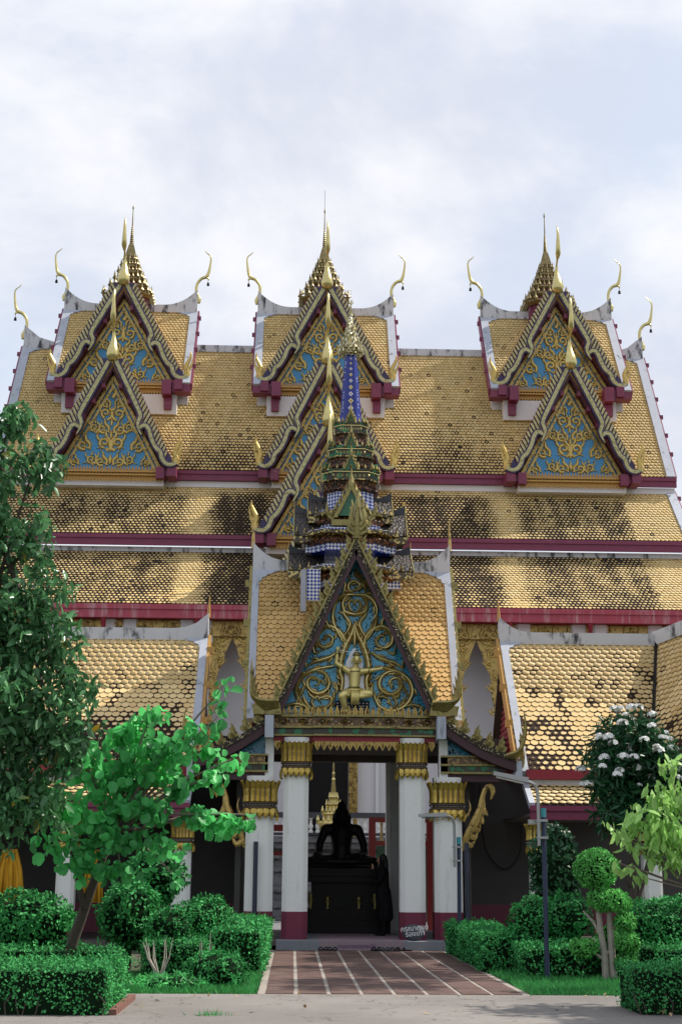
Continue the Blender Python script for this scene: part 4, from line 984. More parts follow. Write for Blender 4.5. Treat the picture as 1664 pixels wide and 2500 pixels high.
# entablature: beaded friezes, lozenges, upright and hanging petals
pet_up = petal_mesh('petal', .105, .19, .03); pet_up.materials.append(MATS['gold_aged']); pet_dn = petal_mesh('pendant_petal', .12, .20, .03); pet_dn.materials.append(MATS['gold_aged'])
ent = MB()
for x0, x1, o in ((XP-1.70, XP-.88, 0), (XP-.88, XP+.95, .10), (XP+.95, XP+1.70, 0)):
    for z0, z1, d in ((4.665, 4.71, .10), (4.43, 4.475, .10), (4.27, 4.305, .05)): ent.box(x0, x1, PY-.30-o-d, PY+.1, z0, z1)
ent = ent.build('entablature', 'gold_dull', porch)
m = MB(); g = MB(); z_ = MB()
for x0, x1, o in ((XP-1.695, XP-.885, 0), (XP-.878, XP+.948, .10), (XP+.955, XP+1.695, 0)):
    m.box(x0, x1, PY-.28-o, PY+.1, 4.48, 4.66); g.box(x0, x1, PY-.28-o, PY+.1, 4.31, 4.425); z_.box(x0, x1, PY-.26-o, PY+.1, 4.16, 4.265)
    n = max(2, round((x1-x0)/.46))
    for k in range(n):
        cx = x0+(k+.5)*(x1-x0)/n; y = PY-.285-o
        for s1, d in ((1, .022), (.6, .045)): m.add([(cx-.17*s1, y, 4.57), (cx, y, 4.57-.075*s1), (cx+.17*s1, y, 4.57), (cx, y, 4.57+.075*s1), (cx, y-d, 4.57)], [(0, 1, 4), (1, 2, 4), (2, 3, 4), (3, 0, 4)])
m.build('frieze', 'frieze_gold', ent); g.build('frieze', 'cornice_green', ent); z_.build('frieze', 'soffit_red', ent)
for k in range(27):
    x = XP-1.64+k*.126; o = .10 if XP-.88 < x < XP+.95 else 0
    obj_from('petal', pet_up, None, ent, at(x, PY-.38-o, 4.705, 1.0, 0, 0, 1 if k % 2 else .8))
for k in range(13):
    M = Matrix.Translation((XP-.78+k*.136, PY-.34, 4.17)) @ Matrix.Rotation(math.pi, 4, 'Y'); obj_from('pendant_petal', pet_dn, None, ent, M)
for x in (XP-1.62, XP+1.62): obj_from('pendant_petal', pet_dn, None, ent, Matrix.Translation((x, PY-.26, 4.17)) @ Matrix.Rotation(math.pi, 4, 'Y'))
b = MB()
for k in range(12): ball(b, (XP-1.5+k*.275, PY-.34-(.10 if 2 < k < 9 else 0), 4.57), .012, 6)
tag(b.build('glass_bead', 'mirror_white', ent), kind='stuff')

# columns: redented shaft, painted dado, lotus capital
def column(x, y, hw, z0, zc0, zc1, dado=.72, label=None, parent=None):
    sh = MB().lathe([(hw, z0), (hw*.985, zc0+.05)], (x, y), RED2).build("column", "column_white", parent or porch, label=label)
    MB().lathe([(hw+.006, z0-.002), (hw+.006, dado)], (x, y), RED2).build('dado', 'dado', sh)
    H = zc1-zc0; c = MB()
    c.lathe([(hw*1.08, zc0+.24*H), (hw*1.22, zc0+.26*H), (hw*1.22, zc0+.30*H), (hw*1.10, zc0+.32*H), (hw*1.10, zc0+.36*H), (hw*1.24, zc0+.38*H), (hw*1.24, zc0+.41*H), (hw*1.05, zc0+.44*H), (hw*1.03, zc0+.80*H), (hw*1.15, zc0+.97*H)], (x, y), RED2)
    cap = c.build('capital', 'gold_core', sh)
    up, dn, jw = MB(), MB(), MB()
    for f in range(4):
        cs, sn = math.cos(f*math.pi/2), math.sin(f*math.pi/2)
        W = lambda a, d, z: (x+a*cs+d*sn, y+a*sn-d*cs, z)
        for k in range(6):
            a = (-1+2*(k+.5)/6)*hw*1.02; d0 = hw*1.06-.10*hw*(abs(k-2.5) > 2); wd = hw*.15
            pts = [(zc0+.44*H, .06, 1.0), (zc0+.60*H, .02, .92), (zc0+.78*H, .05, 1.0), (zc0+.90*H, .16, 1.22), (zc0+.97*H, .24, 1.0), (zc0+1.01*H, .26, .15)]
            vs, fs = [], []
            for z, o, ww in pts:
                aa = a*(1+o*.25); vs += [W(aa-wd*ww, d0+hw*o, z), W(aa, d0+hw*(o+.13), z), W(aa+wd*ww, d0+hw*o, z)]
            for i in range(len(pts)-1): fs += [(i*3, i*3+1, i*3+4, i*3+3), (i*3+1, i*3+2, i*3+5, i*3+4)]
            up.add(vs, fs)
            for j in range(9): 
                zb = zc0+(.48+.045*j)*H; aj = a+hw*.17; p = W(aj, d0+hw*.03, zb); 
                if k < 5: jw.add([(p[0]-.008, p[1]-.008, zb), (p[0]+.008, p[1]-.008, zb), (p[0], p[1]-.012, zb+.012)], [(0, 1, 2)])
        for k in range(5):
            a = (-1+2*(k+.5)/5)*hw*1.06; wd = hw*.20; d0 = hw*1.12-.08*hw*(abs(k-2) > 1)
            pts = [(zc0+.25*H, .02, 1.0), (zc0+.14*H, .12, 1.1), (zc0+.05*H, .14, .8), (zc0-.02*H-(.03*H if k % 2 == 0 else 0), .06, .1)]
            vs, fs = [], []
            for z, o, ww in pts: vs += [W(a-wd*ww, d0+hw*o*.6, z), W(a, d0+hw*(o+.10), z), W(a+wd*ww, d0+hw*o*.6, z)]
            for i in range(len(pts)-1): fs += [(i*3+3, i*3+4, i*3+1, i*3), (i*3+4, i*3+5, i*3+2, i*3+1)]
            dn.add(vs, fs)
        for k in range(10):
            a = (-1+2*(k+.5)/10)*hw; p = W(a, hw*1.17, zc0+.34*H); jw.add([(p[0]-.010, p[1]-.012, p[2]), (p[0]+.010, p[1]-.012, p[2]), (p[0], p[1]-.014, p[2]+.016)], [(0, 1, 2)])
    up.build('petal_ring', 'gold_leaf', cap); dn.build('petal_skirt', 'gold_leaf', cap); tag(jw.build('glass_bead', 'mirror_white', cap), kind='stuff')
    MB().lathe([(hw*.96, zc1-.04), (hw*.98, zc1+.10)], (x, y), RED2).build('abacus', 'column_white', sh)
    return sh
CY = 30.28
c_l = column(.055, CY, .262, .18, 3.42, 4.14, .72, 'tall white column left of the doorway'); c_r = column(2.475, CY, .262, .18, 3.42, 4.14, .72, 'tall white column right of the doorway')
s_l = column(-.685, CY+.05, .29, .18, 2.58, 3.34, .72); s_r = column(3.215, CY+.05, .29, .18, 2.58, 3.34, .72)
for x in (-.60, 3.05): MB().box(x, x+.18, CY-.06, CY+.20, 3.40, 4.22).build('post', 'column_white', porch)
for x in (.055, 2.475): MB().lathe([(.25, .18), (.25, 4.2)], (x, 34.9), RED2).build('column', 'column_white', porch)

# lean-to eaves at both sides
for sd in (-1, 1):
    xa, za, xb, zb = XP+sd*1.86, 4.62, XP+sd*3.36, 3.86
    q = lambda t, o: (xa+(xb-xa)*t, za+(zb-za)*t-.18*math.sin(math.pi*t)*.55+o)
    top = [q(t, 0) for t in np.linspace(0, 1, 7)]; bot = [q(t, -.11) for t in np.linspace(1, 0, 7)]
    e = MB().prism(top+bot, GY+.10, GY+.18).build('side_eave', 'mosaic_gold', porch)
    MB().prism([q(t, -.112) for t in np.linspace(0, 1, 7)]+[q(t, -.30) for t in np.linspace(1, 0, 7)], GY+.13, GY+.55).build('soffit', 'soffit_dark', e)
    MB().prism([q(t, .0) for t in np.linspace(0, 1, 7)]+[q(t, -.05) for t in np.linspace(1, 0, 7)], GY+.185, 33.0).build('eave_roof', 'tile_body', e)
    for k in range(5):
        x, z = q(.10+k*.17, 0); M = Matrix.Translation((x, GY+.14, z)) @ Matrix.Rotation(sd*R_(6), 4, 'Y') @ Matrix.Diagonal((sd*.95, 1, .95, 1)); obj_from('flame', flame_a, None, e, M)
    m = MB()
    for k in range(5):
        pts = curve([(xb-sd*.22, zb+.02), (xb+sd*(.0+.02*k), zb+.00+.04*k), (xb+sd*(.12+.02*k), zb+.20+.09*k), (xb+sd*(.05+.03*k), zb+.36+.15*k)], 5)
        m.tube([(x, GY+.12-.01*k, z) for x, z in pts], lerps([.07, .08, .06, .008], len(pts)), 6, .6)
    m.build('corner_ornament', 'gold_dull', e)
    MB().prism([(xa, za-.30), (xa, 3.88), (xb-sd*.55, 3.88), (xb-sd*.65, 3.93)], PY, PY+.05).build('side_pediment', 'mosaic_blue', e)
    f = MB(); fz = MB()
    xl, xr = min(xa-sd*.05, xb-sd*.30), max(xa-sd*.05, xb-sd*.30)
    for z0, z1, d in ((3.86, 3.895, .08), (3.68, 3.72, .08), (3.52, 3.56, .04)): f.box(xl, xr, PY-.22-d, PY+.06, z0, z1)
    fr = f.build('frieze', 'gold_dull', e)
    MB().box(xl, xr, PY-.20, PY+.05, 3.722, 3.858).build('frieze', 'frieze_gold', fr); MB().box(xl, xr, PY-.20, PY+.05, 3.562, 3.678).build('frieze', 'cornice_green', fr); MB().box(xl, xr, PY-.18, PY+.05, 3.36, 3.518).build('frieze', 'soffit_dark', fr)
    MB().box(min(xb-sd*.02, xb+sd*.12), max(xb-sd*.02, xb+sd*.12), GY+.15, GY+.5, 3.42, 3.78).build('beam_end', 'edge_white', e)
    # swan-neck bracket
    xs = XP+sd*2.23; m = MB()
    pts = curve([(xs+sd*.02, 1.95), (xs+sd*.10, 2.20), (xs+sd*.28, 2.50), (xs+sd*.42, 2.80), (xs+sd*.46, 3.05), (xs+sd*.54, 3.24), (xs+sd*.64, 3.26), (xs+sd*.68, 3.14), (xs+sd*.63, 3.0)], 5)
    m.tube([(x, CY, z) for x, z in pts], lerps([.02, .07, .11, .09, .055, .05, .07, .055, .012], len(pts)), 7, .6)
    for k in range(5):
        z = 2.15+.16*k; p2 = curve([(xs+sd*(.06+.10*k), z), (xs+sd*(.20+.08*k), z-.10), (xs+sd*(.30+.05*k), z+.06)], 4); m.tube([(x, CY, zz) for x, zz in p2], lerps([.07, .06, .008], len(p2)), 5, .6)
    p2 = curve([(xs, 2.62), (xs+sd*.14, 2.68), (xs+sd*.20, 2.84), (xs+sd*.16, 3.0)], 4); m.tube([(x, CY, zz) for x, zz in p2], lerps([.06, .05, .008], len(p2)), 5, .6)
    m.build('bracket', 'gold_aged', porch)
    # drain pipe
    MB().tube([(XP+sd*(2.02 if sd < 0 else 2.30), CY-.34, .2), (XP+sd*(2.02 if sd < 0 else 2.30), CY-.34, 2.10)], .048, 8).build('drain_pipe', 'pipe_dark', porch)

# passage: floor, step, ceiling, side walls
step = MB().box(-.30, .55, 29.35, 34.6, -.02, .18).box(2.22, 3.60, 29.35, 34.6, -.02, .18).build('step', 'granite', porch)
MB().box(.552, 2.218, 29.35, 34.6, -.02, .181).build('step', 'granite_pink', porch)
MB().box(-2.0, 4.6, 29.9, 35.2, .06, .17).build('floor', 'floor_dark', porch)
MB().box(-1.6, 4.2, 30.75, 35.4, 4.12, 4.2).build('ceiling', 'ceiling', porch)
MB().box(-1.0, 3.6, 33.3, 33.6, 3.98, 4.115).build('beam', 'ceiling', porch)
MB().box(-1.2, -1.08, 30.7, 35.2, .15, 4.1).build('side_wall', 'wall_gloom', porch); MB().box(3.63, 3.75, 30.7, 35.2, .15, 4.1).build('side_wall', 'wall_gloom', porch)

# ---- tiered spire
SX, SY = 1.235, 32.6
sp = MB().lathe([(.255, 11.86), (.262, 11.95), (.21, 12.68), (.165, 13.32), (.135, 13.74)], (SX, SY), [(1, -.55), (1, .55), (.55, 1), (-.55, 1), (-1, .55), (-1, -.55), (-.55, -1), (.55, -1)]).build('spire', 'navy', porch)
m1, m2, m3 = MB(), MB(), MB()
for k in range(11):                                   # glass lozenges on the shaft
    f = k/10.5; z = 12.08+1.62*(1-(1-f)**1.25); r = np.interp(z, [11.95, 12.68, 13.32, 13.74], [.262, .21, .165, .135]); s = .085*(1-f)+.028
    for ax in range(4):
        c, sn = math.cos(ax*math.pi/2), math.sin(ax*math.pi/2); Wp = lambda a, d, zz: (SX+a*c+d*sn, SY+a*sn-d*c, zz)
        (m1 if k % 2 else m2).add([Wp(-s*.62, r+.006, z), Wp(0, r+.010, z-s*.7), Wp(s*.62, r+.006, z), Wp(0, r+.004, z+s*.7)], [(0, 1, 2, 3)])
        m3.add([Wp(-s*.26, r+.012, z), Wp(0, r+.014, z-s*.3), Wp(s*.26, r+.012, z), Wp(0, r+.010, z+s*.3)], [(0, 1, 2, 3)])
for k in range(44):
    z = 12.0+1.7*rnd.random(); r = np.interp(z, [11.95, 12.68, 13.32, 13.74], [.262, .21, .165, .135]); sd = rnd.choice((-1, 1)); a = sd*r*.78
    m1.add([(SX+a-.016, SY-r*.80-.006, z), (SX+a+.016, SY-r*.75-.006, z), (SX+a, SY-r*.78-.006, z+.04)], [(0, 1, 2)])
m1.build('lozenge', 'mirror_white', sp); m2.build('lozenge', 'gold_bright', sp); m3.build('lozenge', 'soffit_red', sp)
m = MB().lathe([(.13, 13.68), (.20, 13.71), (.17, 13.79), (.23, 13.84), (.17, 13.94), (.17, 14.02), (.12, 14.15), (.10, 14.3), (.06, 14.5), (.035, 14.75), (.018, 14.95), (.012, 15.1)], (SX, SY), None, 12)
for ring, (z, r, n, h) in enumerate(((13.72, .27, 14, .20), (13.86, .24, 12, .22), (14.02, .18, 10, .20), (14.2, .12, 8, .18), (14.38, .09, 6, .16))):
    for k in range(n):
        a = 2*math.pi*(k+.5*(ring % 2))/n; p = [(SX+math.cos(a)*r*.7, SY+math.sin(a)*r*.7, z-.06), (SX+math.cos(a)*r*1.12, SY+math.sin(a)*r*1.12, z+.02), (SX+math.cos(a)*r*1.05, SY+math.sin(a)*r*1.05, z+h*.6), (SX+math.cos(a)*r*1.25, SY+math.sin(a)*r*1.25, z+h)]
        m.tube(p, [.03, .03, .018, .004], 5)
for k in range(4):
    a = k*math.pi/2+.4; m.tube([(SX, SY, 15.0), (SX+math.cos(a)*.05, SY+math.sin(a)*.05, 15.06), (SX+math.cos(a)*.06, SY+math.sin(a)*.06, 15.14)], [.012, .012, .003], 4)
m.tube([(SX, SY, 15.08), (SX, SY, 15.42)], [.010, .004], 5); m.build('spire_crown', 'silver_gold', sp)
def spike(m, x, y, z, w, h): m.lathe([(w, z), (w*1.15, z+h*.25), (w*.5, z+h*.65), (.004, z+h)], (x, y), None, 4)
TIERS = [(11.60, .40, .33), (10.98, .535, .43), (10.38, .68, .54)]  # cornice height, half width, wall half width below
for i, (z, r, rw) in enumerate(TIERS):
    c = MB().lathe([(r*.86, z-.02), (r*.95, z+.02), (r*.95, z+.20), (r, z+.22), (r, z+.26), (r*.80, z+.30)], (SX, SY), RED3).build('tier', 'cornice_green', sp)
    MB().lathe([(r*.96, z-.018), (r*1.03, z-.012), (r*1.03, z+.022), (r*.96, z+.026)], (SX, SY), RED3).build('tier_moulding', 'cornice_gold', c)
    MB().lathe([(r*.90, z-.02), (r*.86, z-.10), (r*.94, z-.22), (rw*1.02, z-.26)][::-1], (SX, SY), RED3).build('tier_roof', 'scale_rust', c)
    MB().lathe([(rw, z-.62), (rw, z-.255)], (SX, SY), RED3).build('tier_wall', 'checker_tile', c)
    m = MB()
    for ax in range(4):                               # gilded studs between two beads
        cs, sn = math.cos(ax*math.pi/2), math.sin(ax*math.pi/2); Wq = lambda a, d, zz: (SX+a*cs+d*sn, SY+a*sn-d*cs, zz)
        for k in range(-4, 5):
            a = k*r*.15; w_ = r*.045; m.add([Wq(a-w_, r*.955, z+.11), Wq(a, r*.955, z+.06), Wq(a+w_, r*.955, z+.11), Wq(a, r*.955, z+.16), Wq(a, r*.99, z+.11)], [(0, 1, 4), (1, 2, 4), (2, 3, 4), (3, 0, 4)])
    m.lathe([(r*.955, z+.175), (r*1.01, z+.182), (r*1.01, z+.198), (r*.955, z+.205)], (SX, SY), RED3)
    tag(m.build('tier_studs', 'gold_bright', c), kind='stuff'); m = MB()
    for k in range(-4, 5):
        for sg in (-1, 1):
            ins = .24*r if abs(k) == 4 else (.12*r if abs(k) == 3 else 0)
            for px, py in ((SX+k*r*.24, SY+sg*(r-ins)), (SX+sg*(r-ins), SY+k*r*.24)): spike(m, px, py, z+.26, .028+.01*(k % 2), .17 if k % 2 else .12)
    m.build('antefix_row', 'gold_dull', c)
    g = MB()
    for ax in range(4):                               # small green glass gablets
        cs, sn = math.cos(ax*math.pi/2), math.sin(ax*math.pi/2); s = .17+.03*i
        Wp = lambda a, d, zz: (SX+a*cs+d*sn, SY+a*sn-d*cs, zz)
        g.add([Wp(-s*.62, r*1.0, z+.24), Wp(s*.62, r*1.0, z+.24), Wp(0, r*.98, z+.24+s*1.5), Wp(0, r*.7, z+.24+s*1.3)], [(0, 1, 2), (1, 3, 2), (0, 2, 3)])
    gl = g.build('gablet', 'green_glass', c)
    g = MB(); s = .17+.03*i
    for sd in (-1, 1):
        g.tube([(SX+sd*s*.72, SY-r*1.03, z+.23), (SX+sd*s*.36, SY-r*1.03, z+.24+s*.72), (SX, SY-r*1.02, z+.24+s*1.62)], [.030, .026, .018], 5)
        for k in range(3): spike(g, SX+sd*s*(.62-.2*k), SY-r*1.03, z+.28+s*(.25+.42*k), .022, .09)
    spike(g, SX, SY-r*1.02, z+.24+s*1.5, .03, .26); ball(g, (SX, SY-r*1.01, z+.24+s*.4), .028, 6)
    g.build('gablet_frame', 'gold_dull', gl)
# cruciform lower storeys: core, checkered wall, side roofs with upswept ridges
LV = [(10.06, 9.58, .98, .42), (9.74, 9.06, 1.30, .62), (8.76, 8.18, 1.42, .86)]
for i, (zr, ze, hw, dp) in enumerate(LV):
    core = MB().lathe([(hw*.70, ze-.42), (hw*.70, ze-.05), (hw*.74, ze), (hw*.74, ze+.10)], (SX, SY), RED3).build('storey', 'checker_tile', sp)
    MB().lathe([(hw*.74, ze-.10), (hw*.86, ze-.06), (hw*.86, ze+.02), (hw*.74, ze+.06)], (SX, SY), RED3).build('storey_cornice', 'cornice_gold', core)
    MB().lathe([(hw*.72, ze-.26), (hw*.82, ze-.20), (hw*.74, ze-.105)], (SX, SY), RED3).build('storey_roof', 'scale_rust', core)
    for sd in (-1, 1):
        x0, x1 = SX+sd*hw*.42, SX+sd*hw
        MB().prism_x([(SY, zr), (SY-dp, ze), (SY-dp, ze-.05), (SY, zr-.10), (SY+dp, ze-.05), (SY+dp, ze)], min(x0, x1), max(x0, x1)).build('wing_roof', 'scale_dark', core)
        top = [(x0+(x1-x0)*t, zr+.04+.16*max(0, (t-.4)/.6)**2) for t in np.linspace(0, 1, 9)]
        MB().prism(top+[(x1, zr-.03), (x0, zr-.03)], SY-.03, SY+.03).build('wing_ridge', 'stone_dark', core)
        MB().tube([(x1, SY, zr+.12), (x1+sd*.01, SY, zr+.30)], [.022, .004], 5).build('wing_finial', 'gold_aged', core)
        MB().prism_x([(SY, zr+.02), (SY-dp-.03, ze+.0), (SY-dp-.03, ze-.08), (SY, zr-.08)], min(x1, x1+sd*.03), max(x1, x1+sd*.03)).build('wing_verge', 'gold_dull', core)
        m = MB()
        for k in range(4): spike(m, x0+(x1-x0)*(.2+.24*k), SY-dp-.02, ze-.02, .035, .20)
        m.box(min(x0, x1), max(x0, x1), SY-dp-.04, SY-dp+.10, ze-.20, ze-.051); m.build('eave_row', 'cornice_gold', core)
        xo = SX+sd*hw*.80
        MB().box(min(x0, xo), max(x0, xo), SY-dp+.12, SY+.3, ze-.40, ze-.19).build('wing_wall', 'checker_tile', core)
# gablet on the front of the upper storey
g = MB().prism([(SX-.28, 9.46), (SX+.28, 9.46), (SX, 10.10)], SY-.86, SY-.5).build('gablet', 'green_glass', sp)
m = MB()
for sd in (-1, 1):
    m.prism([(SX, 10.26), (SX+sd*.42, 9.40), (SX+sd*.32, 9.40), (SX, 10.07)], SY-.93, SY-.80)
    for k in range(5): spike(m, SX+sd*(.10+.08*k), SY-.88, 10.02-.145*k, .05, .20)
    for k in range(3): m.tube([(SX+sd*.40, SY-.9, 9.36), (SX+sd*(.52+.03*k), SY-.9, 9.42+.06*k), (SX+sd*(.50+.03*k), SY-.9, 9.56+.12*k)], [.05, .04, .006], 5)
m.box(SX-.46, SX+.46, SY-.92, SY-.6, 9.22, 9.355); spike(m, SX, SY-.88, 10.10, .07, .50); m.build('gablet_frame', 'gold_dull', g)
# white-edged pilaster at the spire's foot
for sd in (-1,): MB().box(min(SX+sd*1.02, SX+sd*1.14), max(SX+sd*1.02, SX+sd*1.14), SY-1.25, SY-1.0, 7.15, 8.1).build('pilaster', 'edge_white', porch); MB().box(min(SX+sd*.70, SX+sd*1.0), max(SX+sd*.70, SX+sd*1.0), SY-1.22, SY-1.0, 7.4, 8.12).build('pilaster_panel', 'checker_tile', porch)
porch_tiles.finish(300)

# ------------------------------------------------------------------ cloister galleries left and right of the porch
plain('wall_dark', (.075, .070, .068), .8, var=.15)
def gallery(xe, sd, xfar, label):
    """one wing of the cloister; xe is the gable end beside the porch, sd the side it runs to"""
    g = thing('cloister_gallery', (xe+sd*2, 32.4, 0), label, 'gallery')
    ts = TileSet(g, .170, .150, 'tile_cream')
    yt, zt, yb, zb = 33.2, 6.85, 30.5, 3.66; v = Vector((0, yb-yt, zb-zt)); L = v.length
    bend = 8.55 if sd > 0 else None
    x0, x1 = (xe+.06, 8.55) if sd > 0 else (xfar, xe-.06)
    nrm = Vector((1, 0, 0)).cross(v.normalized()); nrm = -nrm if nrm.z < 0 else nrm
    if sd > 0:
        P = [Vector((x0, yt, zt)), Vector((8.55, yt, zt)), Vector((7.63, yb, zb)), Vector((x0, yb, zb))]
        r = MB().add(P+[p-nrm*.12 for p in P], [(0, 3, 2, 1), (4, 5, 6, 7), (0, 1, 5, 4), (1, 2, 6, 5), (2, 3, 7, 6), (3, 0, 4, 7)]).build('roof', 'roof_under', g)
        st = lambda p, a, b: .10+.85*max(0, min(1, (b-1.0)/3.0))*max(0, fbm(p, 1.3)+.42)+.8*bumpx(p.x, 7.75, .6)*max(0, (b-1.3)/2.5)+.35*max(0, b-3.4)+.5*(fbm(p, 2.4) > .42)*min(1, b)
        ts.plane((x0, yt, zt), (1, 0, 0), v, 8.55-x0, L+.05, st, r, lambda a, b: a < (8.55-x0)-.92*b/L-.04, lambda p: p.x < 8.4)
        # wing that bends towards the road
        u = Vector((math.cos(R_(62)), -math.sin(R_(62)), .10)).normalized(); val = Vector((-.92, -2.7, -3.19))
        vp = val-u*val.dot(u); k = val.dot(u)/vp.length; O = Vector((8.55, yt, zt)); n2 = u.cross(vp).normalized(); n2 = -n2 if n2.z < 0 else n2
        vp_n = vp.normalized(); Q = [O, O+u*6, O+u*6+vp, O+val]
        r2 = MB().add(Q+[p-n2*.12 for p in Q], [(0, 3, 2, 1), (4, 5, 6, 7), (0, 1, 5, 4), (1, 2, 6, 5), (2, 3, 7, 6), (3, 0, 4, 7)]).build('roof', 'roof_under', g)
        ts.plane(O, u, vp, 5.5, vp.length, lambda p, a, b: .12+.9*max(0, (b-1.0)/2.2)*max(0, fbm(p, 1.2)+.55), r2, lambda a, b: a > k*b+.06, lambda p: p.y > 31.0)
        a_, b_ = O+n2*.03, O+val+n2*.03; MB().tube([a_+nrm*.04, b_+nrm*.04], .035, 6).build('valley', 'lacquer', g)
        m = MB(); rr = [O+Vector((0, 0, .05)), O+u*2+Vector((0, 0, .12)), O+u*5+Vector((0, 0, .3))]
        for a1, b1 in zip(rr[:-1], rr[1:]):
            s_ = Vector((u.y, -u.x, 0)).normalized()*.13
            m.add([a1+s_+Vector((0, 0, .17)), b1+s_+Vector((0, 0, .17)), b1-s_+Vector((0, 0, .17)), a1-s_+Vector((0, 0, .17)), a1+s_-Vector((0, 0, .16)), b1+s_-Vector((0, 0, .16)), b1-s_-Vector((0, 0, .16)), a1-s_-Vector((0, 0, .16))], [(0, 1, 2, 3), (0, 4, 5, 1), (3, 2, 6, 7), (0, 3, 7, 4), (1, 5, 6, 2)])
        m.build('ridge_cap', 'ridge_white', g)
        ridge_cap(g, xe, 8.60, yt, 7.02, .30, .36, .75, .26, True, False)
    else:
        r = MB().prism_x([(yt, zt), (yb, zb), (yb-nrm.y*.12, zb-nrm.z*.12), (yt-nrm.y*.12, zt-nrm.z*.12)], x0, x1).build('roof', 'roof_under', g)
        st = lambda p, a, b: .10+.75*max(0, min(1, (b-1.6)/1.6))*max(0, fbm(p, 1.2)+.60)+.25*max(0, b-2.9)+.4*(fbm(p, 2.4) > .42)*min(1, b)
        ts.plane((x0, yt, zt), (1, 0, 0), v, x1-x0, L+.05, st, r, None, lambda p: p.x > -5.2)
        ridge_cap(g, xfar, xe, yt, 7.02, .30, .36, .75, .26, False, True)
    e = -sd
    verge(g, xe, e, yt, zt+.02, yb-.05, zb-.08, .17, 'edge_white', 'gold_ochre', .05)
    corner_patch(g, xe-e*.02, e, yt-.04, zt-.06, v, .42)
    MB().tube([(xe, yt, 7.30), (xe, yt, 7.55), (xe+e*.01, yt, 7.85)], [.045, .03, .005], 6).build('finial', 'gold_ochre', g)
    m = MB()
    for k in range(5):                                # flame tail at the foot of the verge
        q = curve([(xe, yb+.1, zb-.02), (xe+sd*.02, yb-.12-.02*k, zb+.10+.04*k), (xe-sd*.02, yb-.20, zb+.30+.10*k)], 4); m.tube(q, lerps([.07, .06, .008], len(q)), 5)
    m.build('corner_ornament', 'gold_dull', g)
    # louvred gable end
    xi = xe+sd*.22
    w = MB().prism_x([(yt, zt-.35), (yt+2.6, zb-.1), (yb+.10, zb-.1)], min(xi, xi+sd*.06), max(xi, xi+sd*.06)).build('gable_wall', 'soffit_red', g)
    lv = MB()
    for k in range(22):
        z = zb+k*.13; h = (yt-yb-.1)*(1-(z-zb)/(zt-.35-zb))
        if h > .1: lv.box(min(xi-sd*.03, xi-sd*.002), max(xi-sd*.03, xi-sd*.002), yt-h+.05, yt+h-.05, z, z+.05)
    lv.build('louvre', 'soffit_red', w)
    # rear slope, lower skirt roof, fascia, walls
    xa, xb = (xe+.05, 15) if sd > 0 else (xfar, xe-.05)
    xb2 = 8.6 if sd > 0 else xb
    MB().prism_x([(yt, zt), (35.9, zb), (35.9, zb-.1), (yt, zt-.1)], min(xa, xb2), max(xa, xb2)).build('roof', 'roof_under', g, label='rear slope of the gallery')
    xs0, xs1 = (xe+.12, 7.7) if sd > 0 else (xfar, xe-.12)
    MB().box(xs0, xs1, 30.40, 30.62, 3.44, 3.64).build('fascia', 'soffit_red', g); MB().box(xs0, xs1, 30.52, 30.70, 3.32, 3.435).build('plaster_band', 'ridge_white', g)
    r3 = roof_slab(g, ts, xs0+.05, xs1, 30.62, 3.36, 29.80, 2.88, lambda p, a, b: .34+.5*max(0, fbm(p, 1.5)+.2), no_single)
    fascia(g, xs0-.05, xs1+.05, 29.72, 2.58, 2.86, 'purple')
    ve = xe+sd*.06
    MB().prism_x([(30.66, 3.44), (29.76, 2.92), (29.80, 2.80), (30.66, 3.28)], min(ve, ve+sd*.12), max(ve, ve+sd*.12)).build('verge', 'edge_white', g)
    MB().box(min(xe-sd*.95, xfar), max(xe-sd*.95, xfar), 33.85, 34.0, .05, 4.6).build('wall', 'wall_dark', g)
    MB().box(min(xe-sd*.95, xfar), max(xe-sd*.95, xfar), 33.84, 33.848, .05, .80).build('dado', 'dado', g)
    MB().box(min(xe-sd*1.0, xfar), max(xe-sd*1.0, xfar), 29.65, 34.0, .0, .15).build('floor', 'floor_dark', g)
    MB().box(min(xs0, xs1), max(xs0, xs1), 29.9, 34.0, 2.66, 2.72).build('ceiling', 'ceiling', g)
    for k in range(4 if sd < 0 else 2): column(xe+sd*(.22+2.35*k) if sd < 0 else xe+sd*(.30+2.35*k), 30.25, .19, .15, 1.92, 2.50, .72, None, g)
    ts.finish(300); return g
gal_l = gallery(-2.05, -1, -13.0, 'left gallery roof with gold fish-scale tiles behind the leafy trees')
gal_r = gallery(4.80, 1, 14.5, 'right gallery roof with gold fish-scale tiles above the dark wall')
tube = curve([(4.35, 33.7, 3.5), (4.38, 33.7, 2.6), (4.5, 33.7, 1.95), (4.9, 33.7, 1.58), (5.25, 33.7, 1.95), (5.3, 33.7, 2.6)], 5)
MB().tube(tube, .022, 5).build('cable', 'cable', gal_r)
for k, (x, w) in enumerate(((-5.85, .55), (-4.10, .34))):
    m = MB(); n = 9
    for i in range(n):
        a = (i/(n-1)-.5)*w; m.tube([(x+a*.45, 30.55+.03*math.sin(i*2), 1.92), (x+a*.9, 30.5+.04*math.sin(i*2.2), 1.5), (x+a*1.15, 30.5+.05*math.sin(i*2.5), .86)], [w/n*.5, w/n*.75, w/n*.8], 6, .7)
    tag(m.build('hanging_cloth', 'yellow_cloth', None, True), ('wide', 'narrow')[k]+' yellow cloth hanging at the left gallery, '+('near the picture edge' if k == 0 else 'beside the leaning trunk'), 'cloth', 'yellow cloths at the gallery')

